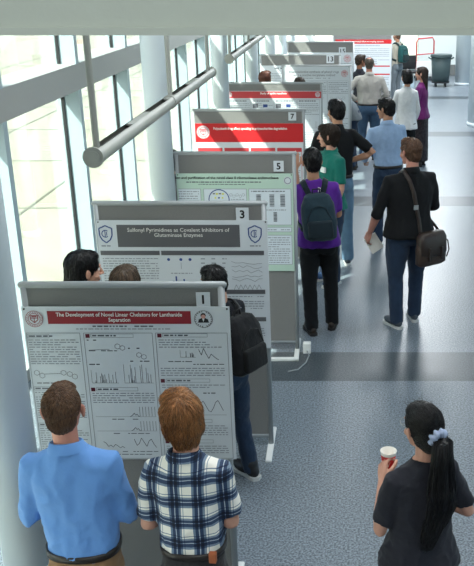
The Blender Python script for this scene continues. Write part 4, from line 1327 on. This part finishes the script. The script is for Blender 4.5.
# the paper cup
sd, sh, el, wr, fd = pw['arms'][0]
yaw = Matrix.Rotation(.42, 3, 'Z')
cupc = world_of(pw, wr + fd * .075) + Matrix.Rotation(.42, 3, 'Z') @ V(.036, .022, .012)
t = empty('paper_cup', cupc - V(0, 0, .05), 0, 'red paper cup with a white rim held by the woman with the ponytail', 'cup')
t.scale = (.88, .88, .88)
def wall(r0, r1, z0, z1, n=36, th=.0015):
    vs = []; 
    for (r, z) in ((r0, z0), (r1, z1), (r1 - th, z1), (r0 - th, z0)):
        for j in range(n):
            a = 2 * PI * j / n; vs.append((r * math.cos(a), r * math.sin(a), z))
    return vs, [(i * n + j, i * n + (j + 1) % n, (i + 1) * n + (j + 1) % n, (i + 1) * n + j) for i in range(3) for j in range(n)]
vs, fs = wall(.028, .0375, 0, .082); o = MB().add(vs, fs).build('sleeve_print', 'cup_red', t, True)
vs, fs = wall(.0372, .0395, .080, .100); MB().add(vs, fs).build('upper_wall', 'cup_white', t, True)
b = MB(); b.tube([(.0395 * math.cos(2 * PI * j / 32), .0395 * math.sin(2 * PI * j / 32), .1) for j in range(33)], .0018, 8, caps='flat'); b.build('rim', 'cup_white', t, True)
vs, fs = wall(.0262, .0362, .002, .0985); MB().add(vs, fs).build('inner_wall', 'cup_white', t, True)
b = MB(); b.cyl((0, 0), .0275, .003, .006, 32); b.build('bottom', 'cup_white', t)
b = MB()
for k in range(6):
    a0 = math.radians(190 + 14 * k)
    pts = [(.0338 * math.cos(a0 + q * .12), .0338 * math.sin(a0 + q * .12), .040 + .012 * math.sin(k * 2 + q * 1.4)) for q in range(4)]
    b.tube(pts, .0014, 5)
b.build('script_print', 'cup_white', t)

# ---- people between the boards
person('woman with black hair peeking over the left of the nearest board', -1.50, 4.72, -.75, 1.67, .92, True, sk='fair', hair='black', style='long', top='charcoal', bottom='denim_dark', sleeve='long', head=(-.25, .12, 0), detail=2, seed=11, nstr=1500)
person('woman with brown highlighted hair whose head shows above the nearest board', -1.20, 4.48, .05, 1.66, .92, True, sk='fair', hair='streak', style='long', top='charcoal', bottom='denim_dark', sleeve='long', head=(-.05, .10, 0), detail=2, seed=12, nstr=1700)
p5 = person('black-haired person in dark jacket and jeans half hidden right of the nearest board', -.755, 5.0, 1.0, 1.48, 1.15, sk='fair', hair='black', style='short', top='navy', bottom='denim_dark', sleeve='long', head=(-.1, .25, -.02), lean=.08,
    la=((-.15, .1, -1), (.3, .6, -.7)), ra=((.18, .05, -1), (-.2, .5, -.9)), legs=((-.07, .04), (.12, -.10)), shoes=('shoe_black', 'sole_white'), detail=1, seed=13, nstr=900)
M['pack_black'] = cloth('pack_black', (15, 15, 18)); M['pack_black2'] = cloth('pack_black_strap', (10, 10, 12))
bp5 = backpack(p5, 'black backpack worn by the person in the dark jacket', 'pack_black', 'pack_black2', drop=.02, k=1.1)
bv = BVHTree.FromPolygons([v.co.copy() for v in p5['shirt'].data.vertices], [tuple(q.vertices) for q in p5['shirt'].data.polygons])
def on_shirt(x, z):
    q, n, i, d = bv.ray_cast(p5['T'](V(x, -.6, z)) * p5['s'], V(0, 1, 0))
    return (q + n * .003) if q else None
for ln in ([(.095 + .012 * k, 1.405 - .010 * k + .008 * (k % 2)) for k in range(7)], [(.115, 1.36), (.135, 1.368), (.155, 1.35), (.175, 1.342)]):
    q = [on_shirt(*a) for a in ln]
    q = [a for a in q if a]
    if len(q) > 1: MB().tube(q, .0028, 6).build('jacket_print', 'ink_light', p5['shirt'])
# ---- purple shirt
p6 = person('young man in a purple T-shirt and black trousers wearing a teal backpack', -.238, 7.52, .12, 1.73, 1.0, sk='tan', hair='black', style='short', top='purple', bottom='black', sleeve='short', hem=.87,
    side=-.075, la=((.10, 1.0, -.40), (-.02, .2, 1)), ra=((.18, .25, -1), (-.1, .9, .3)), head=(.15, .05, 0), legs=((-.075, -.02), (.13, .10)), shoes=('shoe_dark', 'sole_dark'), seed=14, curl=(.35, .5), palms=((0, 1, 0), None), nstr=900)
M['pack_teal'] = cloth('pack_teal', (32, 52, 62)); M['pack_teal2'] = cloth('pack_teal_dark', (20, 34, 42))
backpack(p6, 'dark teal backpack worn over the purple T-shirt', 'pack_teal', 'pack_teal2', drop=.03, k=1.0)
b = MB()
for k in range(4):
    z = 1.432 - k * .026
    for q in range(3): b.box(-.012 + q * .009, -.006 + q * .009, -.134 - .002 * k, -.128, z - .017, z - .003 * q)
b.v = [tuple(Vector(p) * p6['s']) for p in b.v]
b.build('shirt_print', 'ink_white', p6['shirt'])
# ---- green polo, profile
p7 = person('young man with wavy dark hair in a green polo shirt and name tag, facing left', -.165, 8.93, 2.15, 1.71, 1.2, sk='fair', hair='dark', style='messy', top='green', bottom='denim_dark', sleeve='short', hem=.87,
    la=((-.2, .1, -1), (.05, .4, -.9)), ra=((.2, .2, -1), (-.1, .6, -.5)), head=(-.70, .05, 0), shoes=('shoe_blue', 'sole_white'), seed=15, collar=True, nstr=1200)
b = rbox(-.125, -.045, .118, .139, 1.27, 1.325, .001, 1); b.v = [tuple(Vector(p) * p7['s']) for p in b.v]
o = b.build('name_tag', 'white_plastic', p7['shirt']); o['label'] = 'white rectangular name tag'
# ---- black polo, hand on hip
person('tall man in a black polo shirt and light jeans with a hand on his hip', -.10, 9.60, .25, 1.87, 1.05, sk='tan', hair='black', style='short', top='black', bottom='denim_light', sleeve='short', tuck=True, hem=.93,
    la=((-.2, .3, -1), (.2, 1, .1)), ra=((.80, -.22, -.75), (-.88, .40, -.35)), head=(.35, .05, 0), legs=((-.12, .05), (.11, -.06)), shoes=('shoe_grey', 'sole_white'), seed=16, collar=True, belt=True, palms=(None, (0, -1, -.3)), nstr=900)
# ---- man with messenger bag
p8 = person('sturdy man in a black long-sleeved shirt and jeans with a brown messenger bag', .585, 7.70, .38, 1.785, 1.2, sk='pink', hair='redbrown', style='short', top='black', bottom='denim_dark', sleeve='rolled', hem=.88, belly=.022,
    la=((-.34, .10, -1), (-.12, .42, -.85)), ra=((.24, .15, -1), (-.25, .9, -.2)), head=(.32, .06, 0), legs=((-.11, -.01), (.12, .09)), shoes=('shoe_grey', 'sole_white'), seed=17, collar=True, palms=((.9, .2, 0), None), nstr=1200)
M['leather'] = mat('leather_brown', (66, 50, 42), .45, bump=.3, bscale=50, var=.2, vscale=14)
M['leather_dark'] = mat('leather_dark_brown', (46, 34, 29), .45, bump=.3, bscale=50)
t = empty('messenger_bag', p8['root'].location, p8['root'].rotation_euler.z, 'dark brown leather messenger bag hanging at the hip of the man in black', 'bag')
s = p8['s']
Rz = Matrix.Rotation(.25, 3, 'Z')
def bagxf(mb, c=V(.125, -.205, -.10)):
    mb.v = [tuple((Rz @ Vector(p) + c) * s) for p in mb.v]; return mb
mb = MB(); mb.loft([(0, 0, .745, .13, .035), (0, 0, .765, .155, .055), (0, 0, .90, .155, .06), (0, 0, 1.01, .145, .045), (0, 0, 1.03, .12, .025)], 28, 0, 4)
bagxf(mb).build('bag_body', 'leather', t, True)
mb = MB(); mb.loft([(0, -.015, .84, .10, .055), (0, -.012, .86, .150, .062), (0, 0, 1.0, .152, .062), (0, 0, 1.045, .13, .04)], 28, 0, 4)
bagxf(mb).build('flap', 'leather_dark', t, True)
for dx in (-.07, .07):
    bagxf(rbox(dx - .014, dx + .014, -.082, -.066, .80, .92, .004, 2)).build('buckle_strap', 'leather_dark', t)
bagxf(MB().tube([(.10, -.03, 1.0), (.17, -.03, .95), (.19, -.03, .86), (.165, -.03, .80)], .006, 8)).build('side_loop', 'leather_dark', t, True)
pts = [(.02, -.205, .93), (.005, -.190, 1.06), (-.015, -.172, 1.18), (-.035, -.158, 1.30), (-.065, -.125, 1.41), (-.088, -.05, 1.478), (-.085, .02, 1.465), (-.05, .10, 1.39), (.02, .150, 1.28), (.10, .175, 1.16), (.21, .12, 1.03), (.25, -.02, .95), (.235, -.15, .92)]
P = []
for a, c in zip(pts[:-1], pts[1:]):
    for q in range(4): P.append(Vector(a).lerp(Vector(c), q / 4) * s)
P.append(Vector(pts[-1]) * s)
b = MB(); ribbon(b, P, .036, .007, lambda p: V(0, 0, min(p.z, 1.36 * s))); b.build('shoulder_strap', 'leather_dark', t, True)
b = MB(); b.box(-.02, .02, -.168, -.155, 1.285, 1.325); b.v = [tuple((Vector(p) + V(-.018, -.012, -.13)) * s) for p in b.v]; b.build('strap_buckle', 'alu', t)
# folded papers in his left hand
sd, sh, el, wr, fd = p8['arms'][0]
c = world_of(p8, wr + fd * .11)
t = empty('folded_papers', c, .25, 'pale folded papers held low by the man with the messenger bag', 'papers')
R2 = Matrix.Rotation(-.55, 3, 'Y') 
b = MB(); b.box(-.010, .115, -.003, .003, -.14, .03); b.v = [tuple(R2 @ Vector(p)) for p in b.v]; b.build('sheets', 'cup_white', t)
# ---- light blue shirt
person('bearded man in a light blue dress shirt standing beyond the man in black', .52, 10.35, .30, 1.785, 1.03, side=-.06, sk='tan', hair='black', style='short', top='light_blue', bottom='denim_dark', sleeve='long', tuck=True,
    la=((-.3, .05, -1), (.2, .7, -.35)), ra=((.25, .2, -1), (-.35, .9, .05)), head=(.75, .08, 0), shoes=('shoe_black', 'sole_dark'), seed=18, collar=True, belt=True, legs=((-.12, .0), (.09, .06)), nstr=900)
# ---- far group
person('woman with a black bob in a loose white blouse and dark trousers', .985, 14.2, .20, 1.73, .98, True, sk='tan', hair='black', style='bob', top='white', bottom='black', sleeve='long', hem=.80, head=(.3, .1, 0), la=((-.25, .1, -1), (.1, .7, -.3)), ra=((.2, 0, -1), (0, .5, -.8)), seed=19)
person('woman with long dark hair in a plum top and mottled long skirt', 1.30, 15.05, 1.15, 1.69, .98, True, sk='fair', hair='dark', style='long', top='plum', bottom='mottled', sleeve='short', hem=.86, skirt=True, head=(.2, .05, 0), la=((-.2, .1, -1), (.1, .6, -.4)), ra=((.2, .0, -1), (0, .5, -.6)), seed=20)
person('balding man in a pale grey shirt and blue jeans with hands on his hips', .425, 15.6, .12, 1.80, 1.2, sk='pink', hair='greybrown', style='balding', top='pale_grey', bottom='denim', sleeve='long', tuck=True, head=(-.15, .05, 0), la=((-.75, -.1, -.9), (.75, .3, -.6)), ra=((.4, -.1, -1), (-.5, .6, -.4)), seed=21, collar=True, belt=True, shoes=('shoe_black', 'sole_dark'))
person('brown-skinned person partly hidden behind the left shoulder of the balding man', .295, 16.95, -1.0, 1.73, .85, sk='brown', hair='dark', style='short', top='charcoal', bottom='denim_dark', sleeve='long', hem=.86, head=(-.2, .05, 0), seed=22, shoes=('shoe_dark', 'sole_dark'))
person('person in grey bending forward behind the pale blue-grey poster, jeans and back showing', .13, 14.82, 1.45, 1.76, .95, sk='tan', hair='dark', style='short', top='grey_trousers', bottom='denim_dark', sleeve='long', hem=.84, lean=.75, head=(0, .2, 0), la=((-.1, .6, -1), (.1, 1, -.3)), ra=((.1, .6, -1), (0, 1, -.3)), seed=27, shoes=('shoe_dark', 'sole_dark'))
p14 = person('person in a beige shirt with a green backpack at the far end of the boards', 1.33, 23.1, .85, 1.80, 1.05, sk='tan', hair='redbrown', style='crop', top='beige', bottom='grey_trousers', sleeve='long', hem=.9, seed=23, la=((-.3, .1, -1), (.2, .7, -.3)))
M['pack_green'] = cloth('pack_green', (28, 76, 76)); M['pack_green2'] = cloth('pack_green_dark', (22, 44, 46))
backpack(p14, 'green backpack worn by the person in the beige shirt', 'pack_green', 'pack_green2', drop=0)
person('person with reddish brown hair behind the muted red banner board, nearest the windows', -1.17, 13.0, -.3, 1.83, 1.0, sk='tan', hair='auburn', style='short', top='charcoal', bottom='denim_dark', sleeve='long', seed=24)
person('person with dark brown hair showing above the middle of the muted red banner board', -.66, 12.9, .1, 1.75, 1.0, sk='tan', hair='dark', style='short', top='charcoal', bottom='denim_dark', sleeve='long', seed=25, head=(0, .15, 0))
person('person behind the green poster board beside the slim column, mostly hidden', -1.69, 8.35, -.2, 1.56, 1.0, True, sk='tan', hair='black', style='bob', top='charcoal', bottom='denim_dark', sleeve='long', seed=26)
